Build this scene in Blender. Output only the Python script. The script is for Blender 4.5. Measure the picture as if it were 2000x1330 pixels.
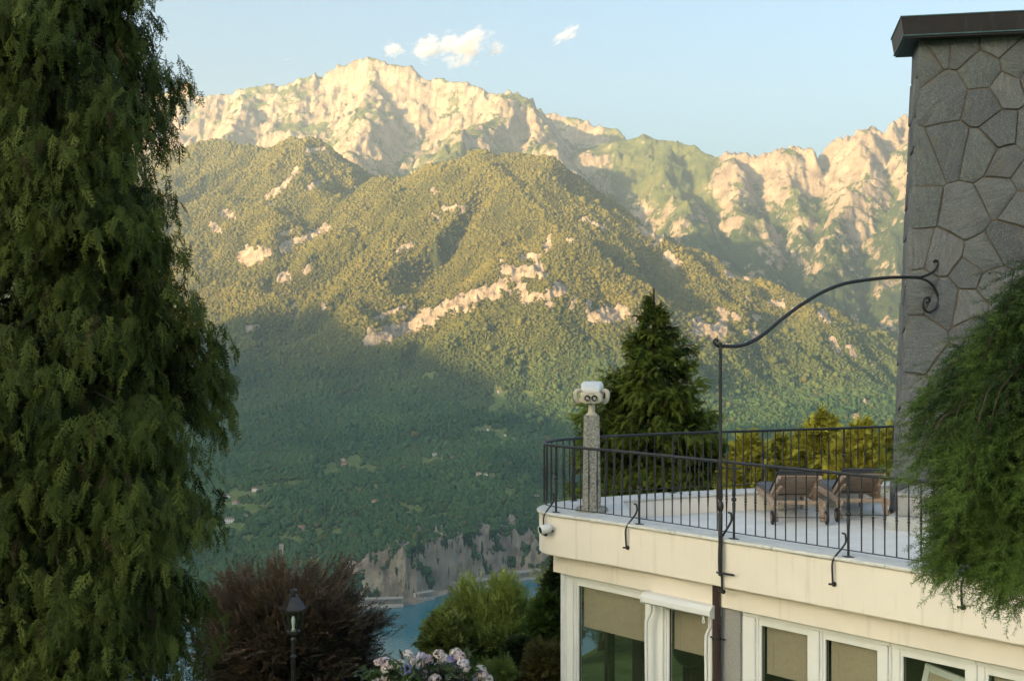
import bpy, bmesh, math, random
import numpy as np
from mathutils import Vector, Matrix

# ------------------------------------------------------------------ scene
for o in list(bpy.data.objects):
    bpy.data.objects.remove(o, do_unlink=True)
SC = bpy.context.scene
COL = SC.collection
R = math.radians

# ------------------------------------------------------------------ camera (eye at the origin, looking along +Y, level)
F = 2400.0            # focal length in photograph pixels (2000 px wide)
HZ = 647.0            # row of the horizon in the photograph
cam_data = bpy.data.cameras.new('camera')
cam_data.sensor_width = 36.0
cam_data.lens = F / 2000.0 * 36.0
cam_data.shift_y = -(665.0 - HZ) / 2000.0
cam_data.clip_start = 0.1
cam_data.clip_end = 60000.0
cam = bpy.data.objects.new('camera', cam_data)
cam.rotation_euler = (R(90), 0, 0)
COL.objects.link(cam)
SC.camera = cam

# ------------------------------------------------------------------ sky, sun, exposure
SUN_EL = 11.0
SUN_AZ = 50.0         # degrees to the left of straight behind the camera
sun_dir = Vector((-math.sin(R(SUN_AZ)) * math.cos(R(SUN_EL)),
                  -math.cos(R(SUN_AZ)) * math.cos(R(SUN_EL)), math.sin(R(SUN_EL))))
world = bpy.data.worlds.new('World')
SC.world = world
world.use_nodes = True
wn = world.node_tree.nodes
wl = world.node_tree.links
sky = wn.new('ShaderNodeTexSky')
sky.sky_type = 'NISHITA'
sky.sun_disc = False
sky.sun_elevation = R(SUN_EL)
sky.sun_rotation = math.atan2(sun_dir.x, sun_dir.y)
sky.altitude = 500
sky.air_density = 1.0
sky.dust_density = 9.0
sky.ozone_density = 1.2
wn['Background'].inputs['Strength'].default_value = 0.088
wb = wn.new('ShaderNodeMix'); wb.data_type = 'RGBA'; wb.blend_type = 'MULTIPLY'
wb.inputs[0].default_value = 1.0
wb.inputs[7].default_value = (0.88, 1.0, 1.06, 1)       # the photograph's white balance, over the whole sky
wl.new(sky.outputs[0], wb.inputs[6])
wl.new(wb.outputs[2], wn['Background'].inputs['Color'])

sun_l = bpy.data.lights.new('sun', 'SUN')
sun_l.energy = 5.0
sun_l.angle = R(0.53)
sun_l.color = (1.0, 0.635, 0.3)
sun = bpy.data.objects.new('sun', sun_l)
sun.rotation_euler = (-sun_dir).to_track_quat('-Z', 'Y').to_euler()
COL.objects.link(sun)

SC.view_settings.view_transform = 'Standard'
SC.view_settings.look = 'None'
SC.view_settings.gamma = 1.0
SC.view_settings.use_curve_mapping = False
SC.view_settings.exposure = 2.2
SC.render.engine = 'CYCLES'
cy = SC.cycles
cy.use_denoising = True
cy.denoiser = 'OPENIMAGEDENOISE'
cy.use_adaptive_sampling = True
cy.adaptive_threshold = 0.015
cy.max_bounces = 5
cy.diffuse_bounces = 2
cy.glossy_bounces = 2
cy.transmission_bounces = 4
cy.transparent_max_bounces = 8
cy.volume_bounces = 1
cy.sample_clamp_indirect = 4.0

# ------------------------------------------------------------------ small helpers
def P(px, py, Y):
    """Point of the place that stands at depth Y on the sight line of a photograph pixel."""
    return Vector(((px - 1000.0) / F * Y, Y, (HZ - py) / F * Y))

def tag(o, label=None, cat=None, group=None, kind=None):
    if label: o['label'] = label
    if cat: o['category'] = cat
    if group: o['group'] = group
    if kind: o['kind'] = kind
    return o

def empty(name, loc=(0, 0, 0), rz=0.0):
    o = bpy.data.objects.new(name, None)
    o.location = loc
    o.rotation_euler = (0, 0, rz)
    o.empty_display_size = 0.2
    COL.objects.link(o)
    return o

def link(name, mesh, mat=None, parent=None, loc=None):
    o = bpy.data.objects.new(name, mesh)
    if mat is not None and len(mesh.materials) == 0:
        mesh.materials.append(mat)
    COL.objects.link(o)
    if parent is not None:
        o.parent = parent
    if loc is not None:
        o.location = loc
    return o

def npmesh(name, verts, faces, smooth=False, attrs=None):
    """mesh from numpy arrays; faces (n,3) or (n,4); attrs: {name: per-vertex float or colour array}"""
    verts = np.asarray(verts, np.float32)
    faces = np.asarray(faces, np.int32)
    me = bpy.data.meshes.new(name)
    n, k = faces.shape
    me.vertices.add(len(verts))
    me.vertices.foreach_set('co', verts.ravel())
    me.loops.add(n * k)
    me.loops.foreach_set('vertex_index', faces.ravel())
    me.polygons.add(n)
    me.polygons.foreach_set('loop_start', np.arange(0, n * k, k, dtype=np.int32))
    me.polygons.foreach_set('loop_total', np.full(n, k, np.int32))
    if smooth:
        me.polygons.foreach_set('use_smooth', np.ones(n, bool))
    me.update(calc_edges=True)
    for an, av in (attrs or {}).items():
        av = np.asarray(av, np.float32)
        if av.ndim == 1:
            a = me.attributes.new(an, 'FLOAT', 'POINT')
            a.data.foreach_set('value', av)
        else:
            a = me.attributes.new(an, 'FLOAT_COLOR', 'POINT')
            if av.shape[1] == 3:
                av = np.concatenate([av, np.ones((len(av), 1), np.float32)], 1)
            a.data.foreach_set('color', av.ravel())
    return me

# --- numpy gradient noise
_rs = np.random.RandomState(7)
_perm = _rs.permutation(512).astype(np.int64)
_g2 = np.stack([np.cos(np.arange(512) * 2.399963), np.sin(np.arange(512) * 2.399963)], 1)
def _h(ix, iy):
    return _perm[(_perm[ix & 511] + iy) & 511]
def noise2(x, y):
    x0 = np.floor(x).astype(np.int64); y0 = np.floor(y).astype(np.int64)
    fx = x - x0; fy = y - y0
    u = fx * fx * fx * (fx * (fx * 6 - 15) + 10); v = fy * fy * fy * (fy * (fy * 6 - 15) + 10)
    def g(ix, iy, dx, dy):
        q = _g2[_h(ix, iy)]
        return q[..., 0] * dx + q[..., 1] * dy
    a = g(x0, y0, fx, fy); b = g(x0 + 1, y0, fx - 1, fy)
    c = g(x0, y0 + 1, fx, fy - 1); d = g(x0 + 1, y0 + 1, fx - 1, fy - 1)
    return (a + (b - a) * u + (c - a + (a - b - c + d) * u) * v) * 1.5
def fbm(x, y, o=5, g=0.5, l=2.03):
    s = 0; a = 1.0
    for i in range(o):
        s = s + a * noise2(x + 17.3 * i, y - 9.1 * i); x = x * l; y = y * l; a *= g
    return s
def ridged(x, y, o=5, g=0.5, l=2.03):
    s = 0; a = 1.0; w = 1.0
    for i in range(o):
        n = 1 - np.abs(noise2(x + 31.7 * i, y + 11.9 * i)); n = n * n
        s = s + a * n * w; w = np.clip(n * 1.6, 0, 1); x = x * l; y = y * l; a *= g
    return s
def sstep(a, b, x):
    t = np.clip((x - a) / (b - a), 0, 1)
    return t * t * (3 - 2 * t)

# --- node material helpers
class NM:
    def __init__(self, name):
        self.m = bpy.data.materials.new(name)
        self.m.use_nodes = True
        self.t = self.m.node_tree
        self.n = self.t.nodes
        self.l = self.t.links
        self.bsdf = self.n['Principled BSDF']
        self.bsdf.inputs['Specular IOR Level'].default_value = 0.3
        self.out = self.n['Material Output']
    def node(self, typ, ins=None, **kw):
        nd = self.n.new(typ)
        for k, v in kw.items():
            setattr(nd, k, v)
        for k, v in (ins or {}).items():
            self.set(nd, k, v)
        return nd
    def set(self, nd, k, v):
        s = nd.inputs[k]
        if hasattr(v, 'is_output') or isinstance(v, bpy.types.NodeSocket):
            self.l.new(v, s)
        elif isinstance(v, (tuple, list)) and len(v) == 3 and s.type == 'RGBA':
            s.default_value = (*v, 1)
        else:
            s.default_value = v
    def coord(self, which='Object', scale=None):
        c = self.node('ShaderNodeTexCoord').outputs[which]
        if scale is not None:
            mp = self.node('ShaderNodeMapping', {0: c})
            mp.inputs['Scale'].default_value = scale
            return mp.outputs[0]
        return c
    def pos(self):
        return self.node('ShaderNodeNewGeometry').outputs['Position']
    def noise(self, vec, scale, detail=4, rough=0.55, out=0):
        return self.node('ShaderNodeTexNoise', {'Vector': vec, 'Scale': scale, 'Detail': detail, 'Roughness': rough}).outputs[out]
    def ramp(self, fac, stops):
        r = self.node('ShaderNodeValToRGB', {0: fac})
        el = r.color_ramp.elements
        while len(el) < len(stops):
            el.new(0.5)
        for e, (p, c) in zip(el, stops):
            e.position = p
            e.color = (*c, 1) if len(c) == 3 else c
        return r.outputs[0]
    def mix(self, fac, a, b, mode='MIX'):
        m = self.node('ShaderNodeMix', data_type='RGBA', blend_type=mode)
        self.set(m, 0, fac); self.set(m, 6, a); self.set(m, 7, b)
        return m.outputs[2]
    def math(self, op, a, b=0.0, c=None, clamp=False):
        m = self.node('ShaderNodeMath', operation=op, use_clamp=clamp)
        self.set(m, 0, a); self.set(m, 1, b)
        if c is not None: self.set(m, 2, c)
        return m.outputs[0]
    def attr(self, name, out='Fac', typ='GEOMETRY'):
        return self.node('ShaderNodeAttribute', attribute_name=name, attribute_type=typ).outputs[out]
    def bump(self, h, strength=0.3, dist=0.02):
        b = self.node('ShaderNodeBump', {'Height': h, 'Strength': strength, 'Distance': dist})
        self.l.new(b.outputs[0], self.bsdf.inputs['Normal'])
        return b
    def base(self, v, rough=None):
        self.set(self.bsdf, 'Base Color', v)
        if rough is not None: self.set(self.bsdf, 'Roughness', rough)
        return self.m

# ------------------------------------------------------------------ terrain across the lake
LAKE = -340.0
GX0, GX1, GY0, GY1, GS = -4300.0, 4700.0, 1100.0, 9200.0, 20.0
gx = np.arange(GX0, GX1 + 1, GS); gy = np.arange(GY0, GY1 + 1, GS)
XX, YY = np.meshgrid(gx, gy)
WARPX = 60 * fbm(XX / 420 + 1.7, YY / 420, 3)
WARPY = 60 * fbm(XX / 420, YY / 420 + 8.3, 3)
WARPG = 0.5 * fbm(XX / 500, YY / 500, 2)

def ridge(points, prof, gully, wav, seed):
    """height field of one ridge: crest polyline given by (pixel x, pixel y, depth); prof = list of (distance, drop)"""
    pts = [P(*p) for p in points]
    wx = XX + WARPX; wy = YY + WARPY
    bd = np.full(XX.shape, 1e9); bz = np.zeros(XX.shape); bs = np.zeros(XX.shape); s0 = 0.0
    for a, b in zip(pts[:-1], pts[1:]):
        dx, dy = b.x - a.x, b.y - a.y
        L2 = dx * dx + dy * dy + 1e-6; L = math.sqrt(L2)
        t = np.clip(((wx - a.x) * dx + (wy - a.y) * dy) / L2, 0, 1)
        d = np.hypot(wx - a.x - t * dx, wy - a.y - t * dy)
        m = d < bd
        bd = np.where(m, d, bd); bz = np.where(m, a.z + t * (b.z - a.z), bz); bs = np.where(m, s0 + t * L, bs)
        s0 += L
    pd = np.array([q[0] for q in prof]); pz = np.array([q[1] for q in prof])
    drop = np.interp(bd, pd, pz)
    g = 1 - np.abs(noise2(bs / wav + seed + WARPG, bd / (wav * 5) + seed))
    g2 = 1 - np.abs(noise2(bs / (wav * 0.37) + seed * 3, bd / (wav * 2) - seed))
    amp = gully * np.clip(bd / 350.0, 0, 1)
    return bz - drop - amp * (1 - g) * 1.6 - amp * 0.4 * (1 - g2)

ROCKP = [(0, 0), (120, 120), (350, 330), (800, 640), (1500, 1000), (3000, 1600), (6000, 2600)]
CLIFP = [(0, 0), (60, 110), (200, 290), (500, 520), (1200, 900), (3000, 1700), (6000, 2800)]
FORP = [(0, 0), (80, 22), (250, 110), (700, 400), (1500, 830), (2600, 1250), (5000, 2000)]
SPUR = [(0, 0), (60, 40), (200, 160), (500, 400), (1000, 700), (3000, 1700), (6000, 2800)]
far_r = [
 ridge([(-250,250,8300),(150,195,8200),(320,176,8200),(365,167,8150),(400,178,8100),(440,176,8100),(480,163,8100),(530,159,8050),(600,155,8000),(620,150,8000),(650,139,8000),(690,124,8000),(725,117,8000),(760,124,7950),(800,140,7900),(840,155,7850),(905,160,7700),(945,170,7500),(1000,171,7250),(1013,180,7200)], ROCKP, 80, 161, 1.3),
 ridge([(940,195,8300),(1022,207,8300),(1050,212,8200),(1090,205,8200),(1120,220,8100),(1150,240,8000),(1190,250,7900),(1212,272,7700),(1240,330,7300)], ROCKP, 55, 148, 4.1),
 ridge([(1150,300,7300),(1212,273,7000),(1250,276,6950),(1285,274,6900),(1340,287,6800),(1365,300,6700),(1385,309,6600)], FORP, 55, 186, 7.7),
 ridge([(1385,309,6600),(1405,301,6550),(1420,303,6500),(1445,297,6450),(1480,298,6400),(1500,291,6400),(1520,294,6400),(1540,288,6400),(1570,293,6300),(1588,302,6200)], CLIFP, 80, 105, 9.2),
 ridge([(1592,303,6400),(1620,271,6400),(1650,255,6400),(1690,245,6400),(1720,243,6400),(1730,246,6500),(1785,225,6600),(1850,205,6700),(2000,165,6800),(2300,120,7000)], CLIFP, 74, 142, 12.9),
 ridge([(1005,180,7200),(950,225,6700),(900,270,6250),(850,315,5850),(800,350,5500)], SPUR, 55, 105, 15.1),
 ridge([(1013,185,7200),(1045,240,6800),(1060,290,6300),(1090,360,5700)], SPUR, 49, 105, 17.1),
 ridge([(725,120,7950),(715,195,7500),(700,260,7050),(690,310,6600)], SPUR, 49, 117, 19.1),
 ridge([(490,166,8000),(455,238,7500),(420,288,6900)], SPUR, 49, 117, 23.1),
 ridge([(1285,277,6850),(1310,345,6200),(1360,420,5600),(1400,480,5200)], SPUR, 49, 124, 25.1),
 ridge([(1425,305,6450),(1440,390,5850),(1465,460,5400),(1480,520,5050)], SPUR, 62, 93, 27.1),
 ridge([(1540,292,6350),(1555,400,5800),(1565,480,5350)], SPUR, 62, 93, 29.1),
 ridge([(1690,248,6350),(1690,330,5850),(1650,430,5350),(1610,510,4950),(1590,560,4700)], SPUR, 62, 111, 31.1),
 ridge([(1800,225,6500),(1790,340,5700),(1770,470,5100),(1740,590,4700)], SPUR, 55, 124, 33.1),
]
near_r = [
 ridge([(150,330,5700),(300,300,5600),(365,284,5600),(450,283,5500),(520,289,5400),(600,272,5300),(640,284,5300),(700,315,5300),(745,345,5300),(775,352,5300)], FORP, 43, 264, 41.1),
 ridge([(600,276,5250),(560,345,4850),(530,430,4450),(525,520,4050),(530,600,3700)], FORP, 43, 264, 43.1),
 ridge([(330,420,4900),(390,470,4500),(420,540,4100),(430,620,3750),(425,720,3300)], FORP, 31, 264, 45.1),
 ridge([(150,420,4800),(330,400,4800)], FORP, 31, 264, 45.1),
 ridge([(775,352,4750),(850,322,4650),(920,294,4600),(1000,287,4500),(1040,296,4450),(1080,330,4400),(1130,385,4300),(1180,412,4250),(1250,440,4200),(1330,490,4150),(1420,530,4100),(1500,560,4050),(1580,590,3950),(1620,640,3850),(1680,690,3800),(1750,745,3750),(1900,850,3700),(2150,1000,3600)], FORP, 34, 304, 47.1),
 ridge([(610,350,4850),(660,380,4650),(705,420,4350),(735,480,4050),(725,545,3750),(690,615,3500)], FORP, 34, 240, 49.1),
 ridge([(1040,300,4420),(1085,452,3850)], FORP, 37, 240, 51.1),
 ridge([(1270,450,4250),(1330,568,3800)], FORP, 37, 240, 53.1),
 ridge([(1580,592,3930),(1600,724,3450)], FORP, 34, 240, 55.1),
]
# bench above the far shore with its cliffs
SHP = [(-900, 1300), (-450, 1400), (-175, 1505), (-120, 1530), (-80, 1600), (-45, 1640), (40, 1700), (120, 1730), (400, 1800), (900, 1900), (2500, 2100), (6200, 2600)]
def shore_y(x):
    return np.interp(x, [-5200] + [p[0] for p in SHP], [1100] + [p[1] for p in SHP])
def shelf_fn(X, Y):
    sd = (Y - shore_y(X)) * 0.9
    cl = sstep(-330, -120, X)
    cn = fbm(X / 95 + 0.3 * noise2(X / 60, Y / 60), Y / 200, 5, 0.55)
    sdc = sd + 44 * cn * cl * sstep(10, 60, sd)
    top = 58 + 16 * noise2(X / 150 + 3, Y / 400)
    a = np.interp(sdc, [-600, -60, -4, 6, 32, 40, 47, 58, 66, 76, 150, 250, 450, 800, 1150, 2500, 9000],
                  [-30, -20, -3, 3, 4.5, 16, 30, 36, 52, 58, 66, 72, 84, 112, 150, 170, 180])
    a = np.where(a > 6, 6 + (a - 6) * np.where(a < 70, top / 58, 1 + (top / 58 - 1) * np.clip((120 - a) / 50, 0, 1)), a)
    b = np.interp(sd, [-600, -60, -4, 6, 40, 110, 260, 600, 1000, 1400, 2500, 9000],
                  [-30, -20, -3, 3, 8, 24, 48, 84, 118, 160, 175, 180])
    return LAKE + a * cl + b * (1 - cl) + sstep(60, 400, sd) * (13 * fbm(X / 300, Y / 300, 4) + 16 * (0.8 - np.abs(noise2(X / 240, Y / 500)))), sd
shelf, sd = shelf_fn(XX, YY)

def smax(a, b, k):
    h = np.clip(0.5 + 0.5 * (a - b) / k, 0, 1)
    return b + (a - b) * h + k * h * (1 - h)
def merge(rs, k):
    h = rs[0]
    for r in rs[1:]:
        h = smax(h, r, k)
    return h
HF = merge(far_r, 20.0)
rn = ridged(XX / 700 + 3, YY / 700, 5, 0.55)
HF = HF + (rn - 1.1) * 45 * sstep(100, 700, HF)
HN = merge(near_r, 45.0)
HN = HN + (22 * fbm(XX / 420, YY / 420, 5) + 26 * (ridged((XX + 0.5 * YY) / 260, (YY - 0.5 * XX) / 620, 4) - 1.0)) * sstep(-300, 0, HN)
HN = smax(HN, shelf, 45.0)
H = np.maximum(HN, HF)

def erode(H, n, steps, rate, seed, mask):
    """water drops run down the height field and carve gullies"""
    rs = np.random.RandomState(seed)
    ny, nx = H.shape
    H = H.copy()
    for batch in range(4):
        m = n // 4
        x = rs.uniform(2, nx - 4, m); y = rs.uniform(2, ny - 4, m)
        vx = np.zeros(m); vy = np.zeros(m); sed = np.zeros(m); w = np.ones(m)
        for s in range(steps):
            ix = x.astype(int); iy = y.astype(int); fx = x - ix; fy = y - iy
            a = H[iy, ix]; b = H[iy, ix + 1]; c = H[iy + 1, ix]; d = H[iy + 1, ix + 1]
            gxx = (b - a) * (1 - fy) + (d - c) * fy; gyy = (c - a) * (1 - fx) + (d - b) * fx
            h0 = a * (1 - fx) * (1 - fy) + b * fx * (1 - fy) + c * (1 - fx) * fy + d * fx * fy
            vx = vx * 0.35 - gxx * 0.65; vy = vy * 0.35 - gyy * 0.65
            L = np.hypot(vx, vy) + 1e-9
            dx = vx / L; dy = vy / L
            x2 = np.clip(x + dx, 1, nx - 3); y2 = np.clip(y + dy, 1, ny - 3)
            jx = x2.astype(int); jy = y2.astype(int); ex = x2 - jx; ey = y2 - jy
            h1 = H[jy, jx] * (1 - ex) * (1 - ey) + H[jy, jx + 1] * ex * (1 - ey) + H[jy + 1, jx] * (1 - ex) * ey + H[jy + 1, jx + 1] * ex * ey
            dh = h1 - h0
            cap = np.clip(-dh, 0.0, 14) * w * 1.1
            q = np.where(dh > 0, np.minimum(dh, sed), np.where(sed > cap, (sed - cap) * 0.15, -np.minimum((cap - sed) * rate, -dh)))
            q = np.where((q < 0), q * mask[iy, ix], q)
            sed = sed - q
            for ax, ay, ww in ((ix, iy, (1 - fx) * (1 - fy)), (ix + 1, iy, fx * (1 - fy)), (ix, iy + 1, (1 - fx) * fy), (ix + 1, iy + 1, fx * fy)):
                np.add.at(H, (ay, ax), q * ww)
            w *= 0.985
            x, y = x2, y2
    return H
emask = 0.25 + 0.75 * sstep(0, 300, HF - HN)
emask *= sstep(20, 120, H - LAKE)
H0 = H
H = erode(H, 48000, 45, 0.22, 5, emask)
H = H0 + np.clip(H - H0, -90, 25)

def hsample(A, x, y):
    u = np.clip((x - GX0) / GS, 0, len(gx) - 1.001); v = np.clip((y - GY0) / GS, 0, len(gy) - 1.001)
    i = u.astype(int); j = v.astype(int); fu = u - i; fv = v - j
    return A[j, i] * (1 - fu) * (1 - fv) + A[j, i + 1] * fu * (1 - fv) + A[j + 1, i] * (1 - fu) * fv + A[j + 1, i + 1] * fu * fv

# fan-shaped mesh grid: fine where the place is open to view
cpx = np.concatenate([np.linspace(-260, 300, 50, endpoint=False), np.linspace(300, 1790, 690, endpoint=False), np.linspace(1790, 2260, 40)])
rY = np.exp(np.linspace(math.log(1290), math.log(9000), 780))
TPX, TY = np.meshgrid(cpx, rY)
TX = (TPX - 1000) / F * TY
TZ = hsample(H, TX, TY)
SHF, TSD = shelf_fn(TX, TY)
wsh = 1 - sstep(120, 260, TSD)
TZ = TZ * (1 - wsh) + SHF * wsh
TF = hsample(HF - HN, TX, TY)                       # > 0: far massif, < 0: wooded mountain
gyv, gxv = np.gradient(H, GS)
TS = hsample(np.hypot(gxv, gyv), TX, TY)            # slope
alt = TZ - LAKE
# finer rock relief on the grid
rk = sstep(0.45, 0.95, TS) * sstep(0, 60, TF)
TZ = TZ + rk * (24 * (ridged(TX / 190, TY / 190, 4, 0.6) - 1.0) + 9 * (ridged(TX / 62 + 5, TY / 62, 3, 0.6) - 0.9) + 15 * (ridged((TX - 0.35 * TY) / 85, TY / 380, 3, 0.6) - 0.9) + 7 * np.sin((TZ + 0.14 * TX + 26 * fbm(TX / 300, TY / 300, 3)) * 2 * np.pi / 52.0) * (0.5 + fbm(TX / 200 + 7, TY / 200, 2))) + sstep(20, 60, alt) * 3.0 * fbm(TX / 45, TY / 45, 3)
TPY = HZ - F * TZ / TY
# what of the fan is in sight of the eye: running minimum of the row, from near to far
vis = TPY <= np.minimum.accumulate(TPY, 0) + 0.3
print('terrain', TX.shape)
# ------------------------------------------------------------------ materials of the terrain
def rock_col(m, pos, s1=0.012, g=1.0):
    n1 = m.noise(pos, s1, 6, 0.6)
    st = m.node('ShaderNodeMapping', {0: pos}); st.inputs['Scale'].default_value = (0.012, 0.012, 0.05)
    n2 = m.noise(st.outputs[0], 1.0, 5, 0.65)
    c = m.ramp(n1, [(0.34, (0.18 * g, 0.145 * g, 0.105 * g)), (0.5, (0.35 * g, 0.29 * g, 0.21 * g)), (0.66, (0.48 * g, 0.4 * g, 0.295 * g))])
    return m.mix(m.math('MULTIPLY', n2, 0.5), c, (0.25, 0.205, 0.155))

m = NM('limestone_massif')
pos = m.pos()
rock = rock_col(m, pos)
gn = m.noise(pos, 0.009, 6, 0.6)
grass = m.ramp(gn, [(0.3, (0.05, 0.075, 0.024)), (0.5, (0.1, 0.125, 0.038)), (0.72, (0.17, 0.175, 0.065))])
sn = m.noise(pos, 0.03, 9, 0.74)
fac = m.math('ADD', m.attr('rock'), m.math('MULTIPLY', m.math('SUBTRACT', sn, 0.5), 2.4))
fac = m.ramp(fac, [(0.42, (0, 0, 0)), (0.56, (1, 1, 1))])
wood = m.ramp(m.noise(pos, 0.06, 4, 0.7), [(0.3, (0.03, 0.05, 0.018)), (0.7, (0.075, 0.105, 0.036))])
wfac = m.ramp(m.math('ADD', m.attr('wood'), m.math('MULTIPLY', m.math('SUBTRACT', sn, 0.5), 0.9)), [(0.45, (0, 0, 0)), (0.55, (1, 1, 1))])
grass = m.mix(wfac, grass, wood)
m.base(m.mix(fac, grass, rock), 0.95)
m.bsdf.inputs['Specular IOR Level'].default_value = 0.1
m.bump(m.noise(pos, 0.04, 9, 0.75), 1.0, 22.0)
M_MASSIF = m.m

m = NM('wooded_slope')
pos = m.pos()
rock = rock_col(m, pos, 0.03, 1.2)
gr = m.ramp(m.noise(pos, 0.02, 5, 0.6), [(0.3, (0.035, 0.05, 0.018)), (0.7, (0.075, 0.09, 0.03))])
mead = m.ramp(m.noise(pos, 0.05, 4, 0.6), [(0.3, (0.13, 0.2, 0.05)), (0.55, (0.2, 0.24, 0.075)), (0.75, (0.27, 0.25, 0.11))])
sn = m.noise(pos, 0.075, 9, 0.75)
sn = m.math('MULTIPLY', m.math('SUBTRACT', sn, 0.5), 1.4)
mf = m.ramp(m.math('ADD', m.attr('meadow'), m.math('MULTIPLY', sn, 0.4)), [(0.45, (0, 0, 0)), (0.55, (1, 1, 1))])
rf = m.ramp(m.math('ADD', m.attr('rock'), sn), [(0.45, (0, 0, 0)), (0.65, (1, 1, 1))])
m.base(m.mix(rf, m.mix(mf, gr, mead), rock), 0.95)
m.bsdf.inputs['Specular IOR Level'].default_value = 0.1
st2 = m.node('ShaderNodeMapping', {0: pos}); st2.inputs['Scale'].default_value = (0.16, 0.16, 0.04)
m.bump(m.noise(st2.outputs[0], 1.0, 8, 0.72), 1.0, 9.0)
M_WOODED = m.m

# ------------------------------------------------------------------ bare rock, meadows: where they lie on the slopes
def firsthit(px, py):
    j = int(np.argmin(np.abs(cpx - px)))
    k = np.nonzero(TPY[:, j] <= py)[0]
    k = k[0] if len(k) else 0
    return TY[k, j], k, j
def patches(lst, jag):
    out = np.zeros(TX.shape)
    wob = fbm(TPX / 26, TPY / 26, 4) + 0.8 * fbm(TPX / 7, TPY / 7, 2)
    for width, pts in lst:
        ys = [firsthit(*p)[0] for p in pts]
        lo, hi = min(ys) - 260, max(ys) + 320
        r0 = np.searchsorted(rY, lo); r1 = np.searchsorted(rY, hi)
        if r1 - r0 < 2: continue
        a = TPX[r0:r1]; b = TPY[r0:r1]
        bd = np.full(a.shape, 1e9)
        if len(pts) == 1:
            bd = np.hypot(a - pts[0][0], (b - pts[0][1]) * 1.4)
        for p, q in zip(pts[:-1], pts[1:]):
            dx, dy = q[0] - p[0], q[1] - p[1]
            t = np.clip(((a - p[0]) * dx + (b - p[1]) * dy) / (dx * dx + dy * dy), 0, 1)
            bd = np.minimum(bd, np.hypot(a - p[0] - t * dx, b - p[1] - t * dy))
        v = 1 - sstep(width * 0.35, width * 0.72, bd + width * jag * wob[r0:r1])
        out[r0:r1] = np.maximum(out[r0:r1], v)
    return out
ROCKS = [(26, [(722, 664), (765, 650), (820, 630), (870, 605)]), (26, [(870, 605), (930, 582), (985, 560)]), (9, [(730, 626), (790, 602)]), (10, [(850, 606), (905, 580), (960, 560)]),
 (26, [(475, 505), (520, 497)]), (14, [(552, 486), (600, 465), (638, 446)]), (8, [(535, 470), (570, 452)]), (26, [(553, 540)]), (9, [(598, 532), (608, 512)]), (14, [(548, 577)]),
 (14, [(848, 378)]), (14, [(868, 411), (900, 408)]), (9, [(775, 492), (802, 482)]), (8, [(845, 420), (856, 432)]),
 (18, [(990, 526), (1030, 534), (1058, 530)]), (20, [(1048, 512), (1060, 540)]), (12, [(1075, 462), (1068, 490)]), (10, [(980, 510)]), (9, [(1018, 505), (1040, 500)]),
 (20, [(1008, 552), (1030, 585)]), (14, [(1048, 578), (1075, 595)]), (22, [(1090, 565), (1075, 575)]), (14, [(1112, 470)]), (14, [(1115, 606)]), (8, [(1122, 585), (1120, 600)]),
 (26, [(1165, 620), (1215, 612)]), (24, [(1240, 625), (1250, 640)]), (9, [(1148, 595), (1152, 640)]), (10, [(1150, 592)]),
 (24, [(1258, 450), (1285, 465)]), (20, [(1268, 410), (1300, 440)]), (18, [(1300, 500), (1320, 515)]), (18, [(1385, 488), (1420, 512)]), (18, [(1425, 535), (1460, 545)]), (10, [(1140, 430), (1175, 445)]),
 (30, [(1362, 640), (1410, 655)]), (18, [(1405, 612), (1420, 640)]), (20, [(1435, 620)]), (20, [(1478, 622)]), (12, [(1505, 592), (1530, 600)]), (9, [(1525, 582)]), (12, [(1455, 585)]), (14, [(1460, 650), (1475, 655)]),
 (18, [(1604, 615), (1612, 630)]), (12, [(1625, 665), (1640, 690)]), (14, [(1655, 680), (1672, 700)]), (10, [(1705, 710)]), (14, [(1690, 785)]), (14, [(1672, 812), (1678, 822)]), (10, [(1540, 615), (1545, 605)]),
 (8, [(598, 296), (632, 292)]), (10, [(640, 300)]), (18, [(695, 325), (722, 335)]), (10, [(520, 388), (545, 372), (562, 350)]), (9, [(570, 345), (580, 330)]), (9, [(600, 370), (632, 352)]), (10, [(462, 400)]), (16, [(440, 420), (455, 430)]), (12, [(412, 440), (425, 455)]), (12, [(690, 352)]), (9, [(530, 400)]),
 (20, [(490, 645)]), (7, [(578, 600), (580, 635)]), (9, [(572, 598)]), (9, [(630, 598)]), (8, [(695, 625)]),
 (30, [(1300, 330), (1320, 345)])]
MEADOWS = [(30, [(975, 778), (965, 795)]), (16, [(1020, 776), (1040, 775)]), (11, [(810, 742), (845, 730)]), (10, [(680, 770), (700, 768)]), (24, [(640, 912), (690, 905)]), (22, [(700, 914), (730, 918)]),
 (18, [(455, 965), (530, 955)]), (20, [(435, 985), (520, 990)]), (20, [(425, 1030), (470, 1030)]), (16, [(930, 838), (990, 842)]), (14, [(970, 855), (1000, 857)]), (14, [(830, 900), (860, 895)]), (12, [(700, 958), (730, 952)]),
 (14, [(780, 985), (830, 1000)]), (22, [(580, 1035), (660, 1040)]), (14, [(480, 1050), (580, 1055)]), (24, [(540, 1075), (550, 1100)]), (12, [(590, 1098), (620, 1096)]), (12, [(985, 962), (1010, 968)]), (10, [(840, 1010), (870, 1005)]), (10, [(930, 930), (965, 932)]),
 (14, [(640, 1030), (700, 1035)]), (10, [(1500, 850), (1560, 855)]), (10, [(560, 945), (600, 940)])]
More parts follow.
